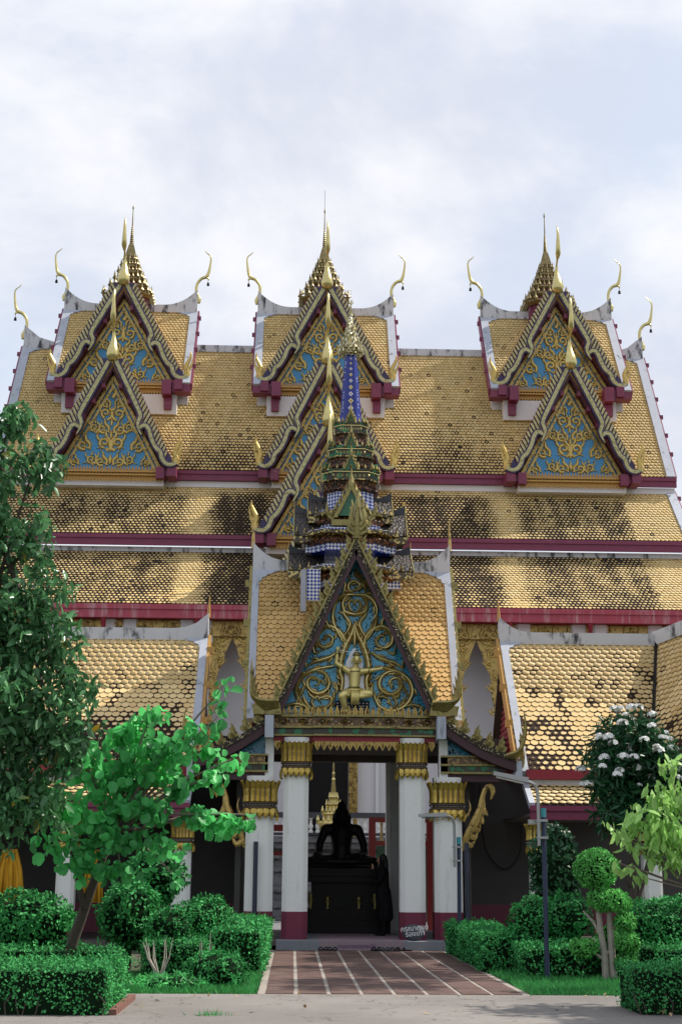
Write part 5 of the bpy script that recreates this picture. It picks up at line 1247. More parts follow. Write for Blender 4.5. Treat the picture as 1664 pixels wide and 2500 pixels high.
# ------------------------------------------------------------------ statue and things in the passage
ped_ = MB().box(.22, 2.20, 32.9, 34.6, .18, .46).box(.34, 2.08, 33.0, 34.5, .461, .70).box(.44, 1.98, 33.1, 34.45, .701, 1.28).box(.34, 2.08, 33.0, 34.5, 1.281, 1.42).box(.26, 2.16, 32.95, 34.55, 1.421, 1.60)
tag(ped_.build('altar', 'lacquer'), 'dark stepped altar under the black seated statue', 'altar')
b = MB(); bx, by, bz = 1.13, 33.75, 1.60
limb(b, [(bx, by, bz+.14), (bx, by+.02, bz+.45), (bx, by+.02, bz+.78)], [.27, .22, .27]); limb(b, [(bx-.34, by+.02, bz+.86), (bx+.34, by+.02, bz+.86)], [.13, .13])
limb(b, [(bx, by, bz+.88), (bx, by-.01, bz+1.04)], [.12, .11]); ball(b, (bx, by-.02, bz+1.17), (.185, .18, .225)); ball(b, (bx, by, bz+1.40), (.11, .11, .10)); b.lathe([(.05, bz+1.46), (.04, bz+1.50), (.015, bz+1.54), (.004, bz+1.56)], (bx, by), None, 8)
for s in (-1, 1):
    ball(b, (bx+s*.195, by, bz+1.10), (.026, .04, .13)); limb(b, [(bx+s*.38, by+.02, bz+.86), (bx+s*.50, by, bz+.55), (bx+s*.52, by-.02, bz+.32)], [.115, .095, .085]); 
    limb(b, [(bx+s*.20, by-.02, bz+.14), (bx+s*.55, by-.16, bz+.13), (bx+s*.72, by-.28, bz+.12)], [.17, .16, .13]); limb(b, [(bx+s*.70, by-.30, bz+.12), (bx+s*.30, by-.42, bz+.13), (bx-s*.05, by-.44, bz+.13)], [.12, .10, .07])
limb(b, [(bx+.52, by-.02, bz+.32), (bx+.36, by-.30, bz+.27), (bx+.08, by-.42, bz+.26)], [.085, .07, .05]); limb(b, [(bx-.52, by-.02, bz+.32), (bx-.60, by-.26, bz+.28), (bx-.60, by-.40, bz+.18)], [.085, .07, .05])
ball(b, (bx, by-.19, bz+1.18), (.022, .03, .045)); ball(b, (bx, by-.175, bz+1.10), (.04, .02, .012))
statue = thing('seated_statue', (bx, by, bz), 'black lacquered seated statue in the dark passage', 'statue')
blob(b, 'body', 'lacquer', statue, .022, 5)
MB().lathe([(.80, bz), (.86, bz+.03), (.80, bz+.06)], (bx, by-.1), None, 20).build('lotus_base', 'lacquer', statue)

for i, (x, h, lb) in enumerate(((.42, .34, 'small gilt vase at the left end of the altar front'), (.80, .26, 'squat gilt bowl left of the altar middle'), (1.50, .26, 'squat gilt bowl right of the altar middle'), (1.86, .34, 'small gilt vase at the right end of the altar front'))):
    tag(MB().lathe([(.05, .70), (.06, .72), (.03, .76), (.075, .70+h*.55), (.05, .70+h*.85), (.07, .70+h)], (x, 33.05), None, 10).build('vase', 'gold_dull', None, True), lb, 'vase', 'vases on the altar')
# worshipper beside the altar, hands raised
p = MB(); px, py, pz = 1.95, 32.0, .18
ball(p, (px, py, pz+1.58), (.085, .10, .115)); limb(p, [(px+.01, py, pz+1.38), (px, py, pz+1.50)], [.05, .05])
limb(p, [(px+.02, py, pz+.92), (px+.03, py, pz+1.12), (px+.01, py, pz+1.32)], [.155, .135, .15]); limb(p, [(px+.02, py-.16, pz+1.34), (px+.02, py+.16, pz+1.34)], [.06, .06])
for s in (-1, 1):
    limb(p, [(px+.02, py+s*.18, pz+1.33), (px-.06, py+s*.20, pz+1.14), (px-.14, py+s*.14, pz+1.10)], [.055, .048, .042]); limb(p, [(px-.14, py+s*.14, pz+1.10), (px-.19, py+s*.06, pz+1.28), (px-.20, py+s*.02, pz+1.38)], [.042, .034, .026])
    limb(p, [(px+.04, py+s*.09, pz+.90), (px+.05, py+s*.09, pz+.48), (px+.04, py+s*.09, pz+.08)], [.105, .075, .050]); limb(p, [(px+.04, py+s*.09, pz+.04), (px-.13, py+s*.09, pz+.03)], [.045, .035])
limb(p, [(px+.03, py, pz+.92), (px+.06, py, pz+.60), (px+.07, py, pz+.42)], [.17, .18, .19])
person = thing('person', (px, py, pz), 'person in dark clothes standing beside the altar with raised hands', 'person')
blob(p, 'body', 'dark_cloth', person, .018, 4)
h = MB(); 
for s in (-1, 1):
    ball(h, (px-.205, py+s*.014, pz+1.41), (.022, .013, .045), 8)
    for k in range(4): limb(h, [(px-.20-.010*k+.015, py+s*.014, pz+1.44), (px-.205-.009*k+.015, py+s*.008, pz+1.505-.006*abs(k-1))], [.0085, .007], 6)
    limb(h, [(px-.19, py+s*.02, pz+1.40), (px-.172, py+s*.012, pz+1.45)], [.010, .008], 6)
ball(h, (px-.055, py, pz+1.575), (.045, .072, .095)); ball(h, (px-.105, py, pz+1.57), (.018, .014, .02), 8)
blob(h, 'hands_and_face', 'skin', person, .006, 2)
m = MB(); ball(m, (px+.03, py, pz+1.61), (.092, .10, .115)); limb(m, [(px+.07, py, pz+1.58), (px+.095, py, pz+1.45), (px+.095, py, pz+1.32)], [.07, .06, .03]); blob(m, 'hair', 'rubber', person, .016, 3)

rail = thing('red_railing', (2.3, 37, .05), 'red wooden frame with gold balusters in the courtyard', 'railing')
MB().box(1.93, 2.10, 36.95, 37.1, .05, 2.86).box(2.101, 3.4, 36.95, 37.1, 2.74, 2.86).box(2.101, 3.4, 36.95, 37.1, 2.16, 2.28).box(3.4, 3.55, 36.95, 37.1, .05, 2.86).build('frame', 'red_wood', rail)
for k in range(5): MB().lathe([(.05, 2.28), (.03, 2.36), (.045, 2.48), (.025, 2.56), (.04, 2.74)], (2.25+k*.21, 37.02), None, 8).build('baluster', 'gold_bright', rail)
MB().tube([(2.55, 36.8, 2.05), (3.0, 36.0, .7)], .06, 6).build('handrail', 'red_wood', rail); MB().box(2.12, 3.39, 37.12, 37.14, .3, 2.15).build('panel', 'green_glass', rail)
o = thing('red_railing', (-.6, 37, .05), 'red wooden railing seen left of the left doorway column', 'railing')
MB().box(-1.0, .05, 36.95, 37.1, 2.50, 2.66).box(-1.0, .05, 36.95, 37.1, 1.9, 2.0).box(-.10, .05, 36.95, 37.1, .05, 2.499).build('frame', 'red_wood', o)

# written stone at the right column, lettered step, sandals
stone = thing('stone_sign', (2.44, 29.62, .18), 'dark oval stone with white handwriting leaning on the right doorway column', 'sign')
m = MB(); ball(m, (0, 0, 0), (.235, .075, .165), 18)
st_o = m.build('stone', 'stone_dark', stone, True, Matrix.Translation((2.44, 29.62, .345)) @ Matrix.Rotation(R_(-8), 4, 'X'))
for v_ in st_o.data.vertices:
    k = 1+.05*noise.noise(v_.co*9); v_.co.x *= k; v_.co.z *= k*(1.0 if v_.co.z < 0 else .97)
def lettering(body, size, M, mat, parent, depth=.003, name='lettering', shear=0.):
    cu = bpy.data.curves.new(name, 'FONT'); cu.body = body; cu.size = size; cu.extrude = depth; cu.align_x = 'CENTER'; cu.align_y = 'CENTER'; cu.shear = shear; cu.space_line = .78
    t_ = link(bpy.data.objects.new('tmp_text', cu)); dg = bpy.context.evaluated_depsgraph_get(); dg.update()
    me = bpy.data.meshes.new_from_object(t_.evaluated_get(dg)); me.name = name; bpy.data.objects.remove(t_)
    return obj_from(name, me, mat, parent, M)
FRONT = Matrix.Rotation(R_(90), 4, 'X')
lettering('กรุณาถอด\nรองเท้า', .135, Matrix.Translation((2.46, 29.533, .375)) @ Matrix.Rotation(R_(-6), 4, 'Y') @ Matrix.Rotation(R_(-6), 4, 'X') @ FRONT, 'paint_white', stone)
lettering('กรุณาถอดรองเท้า', .105, Matrix.Translation((1.30, 29.346, .085)) @ FRONT, 'paint_purple', porch)
def sandal():
    m = MB().prism_z([(-.045, -.12), (.035, -.125), (.045, -.02), (.052, .06), (.03, .12), (-.02, .125), (-.05, .06), (-.042, -.02)], 0, .022)
    return m
for i, (x, y, a, c) in enumerate(((.64, 29.16, 10, 'rubber'), (.80, 29.18, -15, 'rubber'), (1.70, 29.20, 35, 'dark_cloth'), (1.86, 29.17, 20, 'stone_dark'), (2.02, 29.19, -30, 'rubber'), (2.20, 29.17, 60, 'dark_cloth'))):
    pos = ('leftmost pair of black slippers on the path below the step', 'black slippers right of the leftmost pair below the step', 'dark slippers just right of the purple step lettering', 'grey slippers third from the right below the step', 'black slippers second from the right below the step', 'dark slippers nearest the written stone below the step')[i]
    t = thing('slippers', (x, y, .012), pos, 'slippers', 'slippers left at the step')
    for s in (-1, 1):
        M = Matrix.Translation((x+s*.055, y, .013)) @ Matrix.Rotation(R_(a+s*6), 4, 'Z')
        so = sandal().build('sole', c, t, False, M)
        ms = MB().tube([(-.048, .03, .015), (-.02, .05, .055), (.02, .05, .058), (.05, .03, .015)], .014, 5); ms.build('strap', c, t, False, M)

# ------------------------------------------------------------------ lamp posts
def lamp(x, y, ztop, za, label):
    t = thing('lamp_post', (x, y, 0), label, 'lamp post', 'fluorescent lamps on blue pipes')
    MB().tube([(x, y, -.02), (x+.01, y, ztop)], .037, 10).build('pole', 'pole_blue', t); MB().lathe([(.041, ztop-.13), (.043, ztop)], (x+.01, y), None, 10).build('cap', 'cap_teal', t)
    pts = curve([(x-.075, y-.05, ztop-.55), (x-.075, y-.05, ztop+.05), (x-.09, y-.05, ztop+.28), (x-.20, y-.05, ztop+.38), (x-.62, y-.05, za)], 5)
    MB().tube(pts, .026, 8).build('arm', 'grey_metal', t); 
    for z in (ztop-.45, ztop-.20): MB().box(x-.105, x+.06, y-.085, y+.06, z, z+.035).build('clamp', 'grey_metal', t)
    a, b2 = Vector((x-.22, y-.05, ztop+.40)), Vector((x-.74, y-.05, za+.035)); d = (b2-a).normalized(); n = Vector((-d.z, 0, d.x)); n = n if n.z > 0 else -n
    P = [a+n*.05, b2+n*.04, b2-n*.015, a-n*.03]; w = Vector((0, .06, 0)); f = MB().add([q-w for q in P]+[q+w for q in P], [(0, 1, 2, 3), (7, 6, 5, 4), (0, 4, 5, 1), (1, 5, 6, 2), (2, 6, 7, 3), (3, 7, 4, 0)]).build('fixture', 'grey_metal', t)
    MB().tube([a-n*.045+d*.05, b2-n*.03-d*.05], .016, 6).build('tube_light', 'mirror_white', f)
lamp(3.74, 21.7, 2.46, 2.92, 'nearer blue lamp post rising in front of the topiary')
lamp(3.10, 27.3, 2.16, 2.50, 'farther blue lamp post standing before the porch side column')

# low house behind the right gallery garden
hs = thing('outbuilding', (12.5, 41, 0), 'low outbuilding with a red roof behind the right garden', 'building')
MB().box(9.2, 18, 40, 45, 0, 1.5).build('wall', 'wall_white', hs); MB().prism_x([(39.5, 1.42), (42.5, 2.5), (45.5, 1.42), (45.5, 1.34), (42.5, 2.40), (39.5, 1.34)], 8.9, 18.2).build('roof', 'red_roof', hs)

# ------------------------------------------------------------------ planting
LEAF_OVAL = ([(0, 0, 0), (.35, .21, .06), (.72, .17, .03), (1, 0, -.08), (.72, -.17, .03), (.35, -.21, .06), (.5, 0, -.02)], LEAF_LONG[1])
def in_ellipsoid(n, c, r, shell=.0):
    d = nr.normal(size=(n, 3)); d /= np.linalg.norm(d, axis=1)[:, None]
    k = (shell+(1-shell)*nr.random(n)**.6) if shell else nr.random(n)**(1/2.4)
    return np.array(c)+d*k[:, None]*np.array(r), d
def lumpy(P, amt, s):
    return P+np.array([[noise.noise(Vector(p)*s), noise.noise(Vector(p)*s+Vector((7, 1, 3))), noise.noise(Vector(p)*s+Vector((2, 9, 5)))] for p in P])*amt
SUNV = np.array([.72, -.10, .85])
def box_hedge(x0, x1, y0, y1, h, label, leaf=.05, dens=1500, stems=True, name='hedge'):
    cx, cy = (x0+x1)/2, (y0+y1)/2
    t = thing(name, (cx, cy, 0), label, 'hedge')
    pts, nrm = [], []
    def face(n, f, nv):
        a = nr.random((n, 2)); q = np.array([f(*ab) for ab in a]); pts.append(q); nrm.append(np.tile(nv, (n, 1)))
    wx, wy = x1-x0, y1-y0
    face(int(wx*wy*dens), lambda a, b: (x0+wx*a, y0+wy*b, h), (0, 0, 1.)); face(int(wx*h*dens*.8), lambda a, b: (x0+wx*a, y0, .04+(h-.04)*b), (0, -1., .3))
    for x, s in ((x0, -1.), (x1, 1.)): face(int(wy*h*dens*.9), lambda a, b: (x, y0+wy*a, .04+(h-.04)*b), (s, 0, .3))
    P = np.concatenate(pts); Nn = np.concatenate(nrm)
    P = lumpy(lumpy(P, .08, 1.6), .05, 4.5)+Nn*(nr.normal(size=(len(P), 1))*.030-.02)
    keep = np.array([noise.noise(Vector(p)*4.5) > -.34 or rnd.random() < .35 for p in P]); P, Nn = P[keep], Nn[keep]
    leaf_mesh('foliage', P, leaf, LEAF_SMALL, Nn*1.1, 0, 1.0, 'leaf_hedge', t)
    k = int(len(P)*.02); q = P[nr.integers(0, len(P), k)]; nz = np.column_stack([nr.normal(size=(k, 2))*.3, np.ones(k)])
    leaf_mesh('shoots', q+nz*.03, leaf*1.5, LEAF_LONG, None, 0, .3, 'leaf_hedge', t, 'stuff', axis=nz)
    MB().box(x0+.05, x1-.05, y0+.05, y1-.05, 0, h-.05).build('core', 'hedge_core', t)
    if stems:
        m = MB()
        for k in range(int(wx*5)):
            x = rnd.uniform(x0, x1); m.tube([(x, y0+.03, 0), (x+rnd.uniform(-.05, .05), y0+.02, .12), (x+rnd.uniform(-.1, .1), y0+.06, .25)], [.010, .008, .004], 4)
        tag(m.build('stems', 'bark_dark', t), kind='stuff')
    return t
plain('hedge_core', (.008, .020, .009), .95, spec=.03)  # near-black filler: shade deep in the foliage put into its colour
box_hedge(-7.5, -1.97, 16.2, 18.15, .49, 'clipped low hedge at the road in the left corner', .036, 1900)
box_hedge(3.84, 8.2, 16.5, 17.6, .49, 'clipped low hedge at the road in the right corner', .036, 1500)
box_hedge(-1.18, -.44, 22.4, 28.6, .65, 'square hedge left of the path reaching to the step', .048, 1500)
box_hedge(2.98, 3.72, 23.2, 28.6, .58, 'square hedge right of the path reaching to the step', .048, 1500)
box_hedge(-2.15, -1.22, 21.6, 23.2, .50, 'lower hedge under the rounded shrub left of the path', .048, 1500)
box_hedge(3.45, 5.1, 21.9, 23.4, .46, 'dark hedge behind the nearer lamp post', .048, 1300)
box_hedge(5.2, 8.5, 21.0, 22.6, .48, 'hedge running off the right edge behind the topiary', .048, 1000)
box_hedge(-7.5, -2.4, 20.6, 21.4, .46, 'hedge behind the left corner hedge', .048, 1000)
kb = MB()
for k in range(9):
    kb.box(-1.95, -1.87, 16.25+k*.22, 16.45+k*.22, -.02, .06)
tag(kb.build('brick_kerb', 'brick_red'), 'row of red bricks edging the left corner hedge', 'kerb', kind='structure')

def shrub(c, r, label, leaf=.06, dens=900, mat='leaf_shrub', stems=3, name='shrub', lump=.12, ls=LEAF_SMALL, cat='shrub', zbase=0., core=True):
    t = thing(name, (c[0], c[1], zbase), label, cat)
    area = 4*math.pi*((r[0]*r[1]+r[0]*r[2]+r[1]*r[2])/3); P, d = in_ellipsoid(int(area*dens), c, r, .86)
    P = lumpy(P, lump, 2.2/max(r)); P[:, 2] = np.maximum(P[:, 2], zbase+.03)
    nn = d/np.array(r); nn /= np.linalg.norm(nn, axis=1)[:, None]
    leaf_mesh('foliage', P, leaf, ls, nn*1.1, 0, .9, mat, t)
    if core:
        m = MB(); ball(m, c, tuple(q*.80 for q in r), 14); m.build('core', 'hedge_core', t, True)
    m = MB()
    for k in range(stems):
        a = rnd.uniform(0, 6.28); m.tube([(c[0]+.1*math.cos(a), c[1]+.1*math.sin(a), zbase), (c[0]+.2*r[0]*math.cos(a), c[1]+.2*r[1]*math.sin(a), c[2]-.3*r[2])], [.03, .02], 6)
    if stems: m.build('stems', 'bark', t)
    return t
shrub((-1.42, 23.6, .62), (.52, .55, .50), 'rounded clipped shrub above the lower left hedge', .055, 1200)
shrub((-1.85, 22.6, .66), (.34, .34, .30), 'small bright rounded shrub beside the rounded left shrub', .055, 1100)
shrub((-2.3, 25.0, 1.42), (.48, .48, .46), 'dark glossy round bush behind the leaning trunk', .085, 600)
shrub((-2.55, 23.4, .80), (.5, .5, .55), 'dark bush low behind the left tree', .07, 700)
shrub((-3.9, 22.4, .72), (.70, .6, .48), 'dark rounded bush left of the leaning trunk', .07, 800)
shrub((-5.1, 22.6, .80), (.75, .6, .52), 'dark rounded bush at the left picture edge', .07, 800)
shrub((-.98, 20.1, .20), (.42, .40, .26), 'low feathery shrub at the path corner', .07, 900, 'leaf_hedge', 0, 'shrub', .14, LEAF_LONG)
shrub((-1.55, 19.75, .06), (.55, .28, .12), 'pale ground-hugging plant at the left road edge', .09, 700, 'leaf_heart', 0, 'shrub', .06, LEAF_LONG)
shrub((3.90, 23.6, .70), (.42, .45, .48), 'dark mound shrub left of the topiary behind the lamp post', .055, 1000)
shrub((4.40, 23.4, .80), (.40, .4, .40), 'dark mound shrub directly behind the topiary', .055, 1000)
shrub((4.45, 24.8, 1.55), (.42, .40, .78), 'tall dark bush rising behind the nearer lamp post', .085, 650, 'leaf_lance')
shrub((5.85, 23.2, .58), (.72, .62, .60), 'large bright mound shrub at the right behind the topiary', .055, 1300)
# bare twiggy shrubs
for i, (x, y, h, lb) in enumerate(((-1.80, 20.6, .62, 'bare many-stemmed twiggy shrub on the left lawn'), (-1.32, 20.5, .66, 'thin pale stems beside the twiggy shrub on the left lawn'))):
    m = MB()
    for k in range(9 if i == 0 else 5):
        a = rnd.uniform(-1, 1); b_ = rnd.uniform(-.5, .5)
        m.tube([(x+a*.02, y, 0), (x+a*.07, y+b_*.05, h*.25), (x+a*.20, y+b_*.12, h*.55), (x+a*.24+rnd.uniform(-.04, .04), y+b_*.16, h*rnd.uniform(.8, 1.05))], [.020, .015, .009, .004], 5)
    tag(m.build('bare_shrub', 'bark_pale'), lb, 'shrub')

# cloud-pruned topiary
tp = thing('topiary', (4.72, 21.6, 0), 'cloud-pruned topiary of leafy balls on pale stems at the right', 'topiary')
st1 = MB().tube(curve([(4.58, 21.6, -.02), (4.57, 21.6, .4), (4.52, 21.6, .8), (4.50, 21.6, 1.2), (4.50, 21.6, 1.5)], 4), lerps([.055, .05, .042, .035, .03], 17), 8).build('stem', 'bark_pale', tp)
MB().tube(curve([(4.70, 21.6, -.02), (4.68, 21.6, .4), (4.67, 21.6, .85), (4.66, 21.6, 1.1)], 4), lerps([.06, .052, .045, .035], 13), 8).build('stem', 'bark_pale', tp)
m = MB()
for a, b_ in (((4.60, 21.6, .38), (4.82, 21.55, .56)), ((4.68, 21.6, .7), (4.82, 21.6, .86)), ((4.56, 21.6, .30), (4.28, 21.6, .42)), ((4.68, 21.6, .2), (4.80, 21.6, .32)), ((4.54, 21.62, .62), (4.30, 21.7, .98)), ((4.60, 21.6, .45), (4.40, 21.7, .40))): m.tube([a, tuple((p+q)/2+.02 for p, q in zip(a, b_)), b_], [.026, .02, .014], 6)
m.build('branch', 'bark_pale', tp)
for c, r in (((4.50, 21.6, 1.58), (.315, .31, .29)), ((4.62, 21.5, 1.14), (.28, .27, .16)), ((4.82, 21.6, 1.10), (.16, .18, .13)), ((4.87, 21.5, .84), (.155, .16, .125)), ((4.90, 21.45, .54), (.165, .16, .135)), ((4.86, 21.5, .27), (.155, .16, .125)), ((4.27, 21.6, .46), (.20, .2, .12)), ((4.66, 21.75, .60), (.14, .14, .16))):
    area = 4*math.pi*((r[0]*r[1]+r[0]*r[2]+r[1]*r[2])/3); P, d = in_ellipsoid(int(area*2600), c, r, .90); P = lumpy(P, .03, 7)
    leaf_mesh('leaf_ball', P, .046, LEAF_SMALL, d*1.1, 0, .9, 'leaf_topiary', tp)
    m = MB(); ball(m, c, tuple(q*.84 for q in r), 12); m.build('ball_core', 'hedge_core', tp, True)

# ---- trees
def limbs(paths, mat, parent, name='branch'):
    m = MB()
    for pts, r0, r1 in paths:
        q = curve(pts, 4); m.tube(q, lerps([r0, (r0+r1)*.5, r1], len(q)), 7)
    return m.build(name, mat, parent, True)
def crown(name, clusters, dens, leaf, shape, mat, parent, droop, spread=.8, lump=.15, bias=.45):
    P = []
    for c, r, k in clusters:
        r = (r, r, r*.85) if isinstance(r, (int, float)) else r
        q, d = in_ellipsoid(max(3, int(dens*k*r[0]*r[1]*r[2]*4.19)), c, r); P.append(q)
    P = lumpy(np.concatenate(P), lump, 1.7)
    return leaf_mesh(name, P, leaf, shape, np.tile(SUNV*bias, (len(P), 1)), droop, spread, mat, parent, size_var=.5)
# drooping dark tree at the left edge
dk = thing('drooping_tree', (-4.7, 19.4, 0), 'tall dark tree with drooping narrow leaves at the left edge', 'tree')
limbs([([(-4.7, 19.4, -.05), (-4.65, 19.4, 2.0), (-4.5, 19.3, 4.5), (-4.2, 19.1, 7.2)], .16, .04)], 'bark_dark', dk, 'trunk')
dk_cl = [((-4.0, 18.9, 7.55), .42, 1), ((-3.62, 19, 6.95), .45, 1), ((-4.35, 19.1, 6.8), .62, 1), ((-4.15, 19, 6.2), .42, .9), ((-3.62, 19, 5.85), .42, .9), ((-4.35, 19.2, 5.5), .60, .9), ((-3.42, 18.9, 5.15), .48, 1), ((-4.1, 19, 4.8), .60, 1),
         ((-3.15, 18.9, 4.45), .46, 1), ((-3.8, 19.1, 4.2), .66, 1), ((-2.98, 18.8, 3.75), .46, 1), ((-3.65, 19, 3.4), .66, 1), ((-3.05, 18.9, 3.05), .46, 1.1), ((-3.8, 19.1, 2.7), .62, 1.1), ((-3.3, 19, 2.35), .46, 1.0), ((-3.9, 19, 2.1), .5, .8), ((-4.6, 19.2, 3.6), .9, .7), ((-4.9, 19.2, 5.8), .8, .7)]
limbs([([(-4.6, 19.35, 2.0+.5*i), ((-4.6+c[0])/2, (19.35+c[1])/2, (2.4+.4*i+c[2])/2+.2), c], .045, .012) for i, (c, r, k) in enumerate(dk_cl[:14])], 'bark_dark', dk)
dk_cl += [((c[0]+rnd.uniform(-.1, .75)*r, c[1]+rnd.uniform(-1, .4)*r, c[2]+rnd.uniform(-.9, .9)*r), r*.34, 1.5) for c, r, k in dk_cl[:15] for _ in range(4)]
crown('crown', [(c, r*.90, k) for c, r, k in dk_cl], 1250, .135, LEAF_OVAL, 'leaf_dark', dk, .85, .75)
# heart-leaved tree with the leaning trunk
ht = thing('heart_leaf_tree', (-3.12, 21.0, 0), 'leaning tree with large bright rounded leaves left of the porch', 'tree')
limbs([([(-3.10, 20.8, -.05), (-3.05, 20.7, .45), (-2.90, 20.6, .9), (-2.72, 20.4, 1.4), (-2.50, 20.3, 2.0)], .10, .05), ([(-2.86, 20.5, 1.0), (-3.0, 20.3, 1.6), (-3.15, 20.1, 2.3)], .05, .02)], 'bark_dark', ht, 'trunk')  # darker bark than the branches: the trunk's shade is put into its colour
MB().tube([(-3.10, 20.8, -.02), (-3.06, 20.77, .30)], [.135, .125], 8)
ht_cl = [((-2.55, 20, 2.75), (.42, .4, .30), 1), ((-2.05, 20, 2.95), (.42, .35, .26), 1), ((-2.35, 20.2, 3.35), (.34, .35, .22), .9), ((-1.72, 19.8, 3.10), (.34, .3, .22), .9), ((-2.0, 20, 3.60), (.26, .25, .16), .8), ((-1.45, 19.9, 3.42), (.20, .2, .14), .9),
         ((-1.18, 20, 3.20), (.20, .2, .22), .8), ((-1.06, 19.9, 3.60), (.16, .16, .20), .8), ((-.99, 19.9, 4.02), (.13, .13, .18), 1.0), ((-.84, 19.9, 3.02), (.18, .18, .20), .7), ((-1.10, 19.9, 2.78), (.24, .2, .16), .8), ((-1.60, 19.9, 2.66), (.30, .3, .18), .9),
         ((-1.30, 19.8, 2.26), (.30, .25, .16), 1.2), ((-.98, 19.8, 2.16), (.26, .22, .17), 1.3), ((-.66, 19.8, 2.18), (.16, .16, .12), 1.4), ((-.50, 19.8, 2.26), (.08, .1, .07), 2), ((-2.05, 19.8, 2.36), (.40, .35, .18), 1), ((-2.7, 19.9, 2.2), (.36, .35, .24), .8),
         ((-1.72, 19.9, 1.78), (.22, .2, .14), .7), ((-1.62, 19.9, 1.48), (.14, .14, .12), .7), ((-2.3, 19.8, 1.52), (.30, .3, .16), .6), ((-3.1, 19.8, 1.85), (.34, .3, .22), .6), ((-2.9, 19.8, 3.0), (.35, .3, .25), .8), ((-2.75, 19.7, 1.62), (.40, .3, .20), .8), ((-2.35, 19.7, 1.95), (.36, .3, .18), .8), ((-3.2, 19.7, 2.4), (.4, .3, .3), .8), ((-2.0, 19.8, 1.95), (.3, .3, .14), .6)]
limbs([([(-2.55, 20.3, 1.9), ((-2.5+c[0])/2, (20.2+c[1])/2, (2.0+c[2])/2+.10), c], .035, .008) for c, r, k in ht_cl], 'bark', ht)
crown('crown', ht_cl, 1050, .125, LEAF_ROUND, 'leaf_heart', ht, .95, .65, .14, .5)
# white-flowering shrub-tree in front of the right gallery
wf = thing('flowering_tree', (6.05, 25.8, 0), 'dark narrow-leaved tree with white flower clusters before the right gallery', 'tree')
limbs([([(6.05, 25.8, -.05), (6.02, 25.8, 1.2), (6.05, 25.7, 2.6)], .10, .05), ([(6.05, 25.8, 1.0), (6.4, 25.8, 2.0), (6.6, 25.8, 3.2)], .06, .02), ([(6.03, 25.8, 1.2), (5.6, 25.8, 2.2), (5.45, 25.7, 3.1)], .06, .02)], 'bark_dark', wf, 'trunk')
wf_cl = [((6.05, 25.7, 3.6), (.72, .65, .80), 1), ((5.62, 25.6, 3.25), (.48, .5, .60), 1), ((6.50, 25.6, 3.3), (.55, .5, .65), 1), ((6.0, 25.7, 2.7), (.70, .6, .55), .9), ((6.6, 25.7, 2.75), (.55, .5, .5), .8), ((6.95, 25.6, 2.95), (.35, .4, .4), .8)]
crown('crown', wf_cl, 1450, .17, LEAF_LONG, 'leaf_lance', wf, .35, .9)
fm = MB()
for k in range(22):
    a, e_ = rnd.uniform(0, 6.28), rnd.uniform(.0, 1.5); d = Vector((math.cos(a)*math.cos(e_), math.sin(a)*math.cos(e_), math.sin(e_)*.6)); c = d*.11
    ax = d.normalized(); t1 = ax.orthogonal().normalized(); t2 = ax.cross(t1)
    for j in range(5):
        b_ = j*1.257; u = (t1*math.cos(b_)+t2*math.sin(b_)+ax*.2); w = (t2*math.cos(b_)-t1*math.sin(b_))
        fm.add([c, c+u*.030+w*.020, c+u*.055, c+u*.030-w*.020], [(0, 1, 2, 3)])
fme = fm.mesh('flower_cluster'); fme.materials.append(MATS['flower'])
for k in range(54):
    for _ in range(40):
        c, r, w = wf_cl[rnd.choice((0, 0, 1, 1, 2, 2, 3, 5))]; a, e_ = rnd.uniform(math.pi*.95, math.pi*2.05), rnd.uniform(-.5, 1.4)
        p = Vector((c[0]+r[0]*1.02*math.cos(a)*math.cos(e_), c[1]+r[1]*1.05*math.sin(a)*math.cos(e_), c[2]+r[2]*1.05*math.sin(e_)))
        if p.z > 3.1 or rnd.random() < .16: break
    obj_from('flower_cluster', fme, None, wf, at(p.x, p.y, p.z, rnd.uniform(.50, .95), rnd.uniform(0, 6)))
# pale young tree at the right edge
pl = thing('pale_tree', (5.65, 20.2, 0), 'young tree with pale drooping leaves at the right edge', 'tree')
limbs([([(5.75, 20.2, -.05), (5.70, 20.2, .8), (5.60, 20.1, 1.6)], .05, .03)], 'bark', pl, 'trunk')
pl_cl = [((5.22, 20, 3.0), .20, 1), ((5.05, 20, 2.62), .22, 1), ((5.30, 20, 2.55), .26, 1), ((4.80, 19.9, 2.28), .24, 1.1), ((4.52, 19.9, 2.10), .18, 1.1), ((4.34, 19.9, 2.16), .10, 1), ((5.10, 19.9, 2.18), .30, 1.1), ((5.42, 20, 2.0), .30, 1.1), ((4.92, 19.9, 1.92), .25, 1), ((4.62, 19.9, 1.90), .14, .9), ((5.15, 19.9, 1.72), .24, .9), ((4.62, 19.9, 1.62), .13, .9), ((4.75, 19.9, 1.48), .14, .8), ((4.45, 19.9, 1.66), .09, .8), ((5.5, 20, 1.5), .22, .7), ((5.6, 20, 2.7), .3, 1)]
limbs([([(5.62, 20.15, 1.3), ((5.7+c[0])/2, (20.1+c[1])/2, (1.25+c[2])/2), c], .020, .006) for c, r, k in pl_cl], 'bark', pl)
crown('crown', pl_cl, 1250, .15, LEAF_OVAL, 'leaf_pale', pl, 1.3, .7, .06)
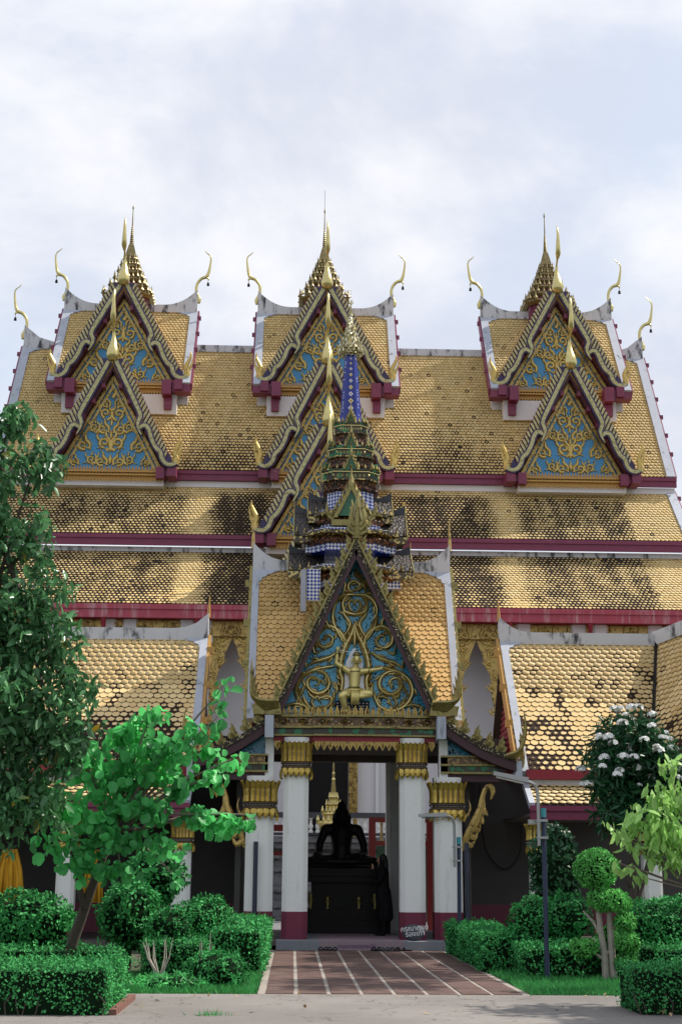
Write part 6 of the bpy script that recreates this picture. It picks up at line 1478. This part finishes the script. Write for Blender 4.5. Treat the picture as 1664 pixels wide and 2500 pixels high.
# trees beyond the right edge of the view: their dappled shade lies on path and road
for i, (x, y, z, r, ex, ey) in enumerate(((9.2, 24.6, 10.8, 1.3, .85, 2.6), (8.4, 16.2, 6.2, 1.9, 1.5, 2.4), (11.2, 30.0, 13.0, 1.3, .9, 1.8))):
    t = thing('shade_tree', (x, y, 0), ('spreading tree beyond the right edge shading the path', 'smaller tree beyond the right edge shading the road', 'tree beyond the right edge shading the hedge by the step')[i], 'tree')
    limbs([([(x, y, -.05), (x+.1, y, z*.4), (x, y, z)], .20, .06)], 'bark_dark', t, 'trunk')
    cl = [((x+rnd.uniform(-1, 1)*ex, y+rnd.uniform(-1, 1)*ey, z+rnd.uniform(-.5, .5)*r*.7), r*.44, 1) for _ in range(18)]
    limbs([([(x, y, z*.55), ((x+c[0])/2, (y+c[1])/2, (z*.6+c[2])/2), c], .06, .015) for c, _, _ in cl], 'bark_dark', t)
    crown('crown', cl, 260, .26, LEAF_LONG, 'leaf_shade', t, .4, .9)

# grass
def grass(x0, x1, y0, y1, n, label, h=.085):
    P = np.column_stack([x0+(x1-x0)*nr.random(n), y0+(y1-y0)*nr.random(n), np.zeros(n)-.01])
    o = leaf_mesh('grass', P, h, BLADE, None, 0, .45, 'grass', None, 'stuff', np.array([0, 0, 1.0]), .5); tag(o, label, 'grass')
grass(-4.2, -.44, 19.08, 22.4, 22000, 'short green grass between the left hedges and the road'); grass(3.08, 7.0, 19.08, 23.2, 22000, 'short green grass between the right hedges and the road')
P = np.column_stack([-.86+nr.normal(size=90)*.09, 16.3+nr.normal(size=90)*.06, np.zeros(90)]); o = leaf_mesh('grass_tuft', P, .07, BLADE, None, 0, .7, 'grass', None, None, np.array([0, 0, 1.0])); tag(o, 'small grass tuft growing from a crack in the road', 'grass', kind='stuff')
n = 46
P = np.column_stack([-3+8*nr.random(n), 16.2+2.9*nr.random(n), np.full(n, .012)]); o = leaf_mesh('leaf_litter', P, .06, LEAF_SMALL, np.tile([0, 0, 3.], (n, 1)), 0, .5, 'leaf_litter', None, 'stuff'); tag(o, 'dry fallen leaves scattered on the road', 'leaf litter')
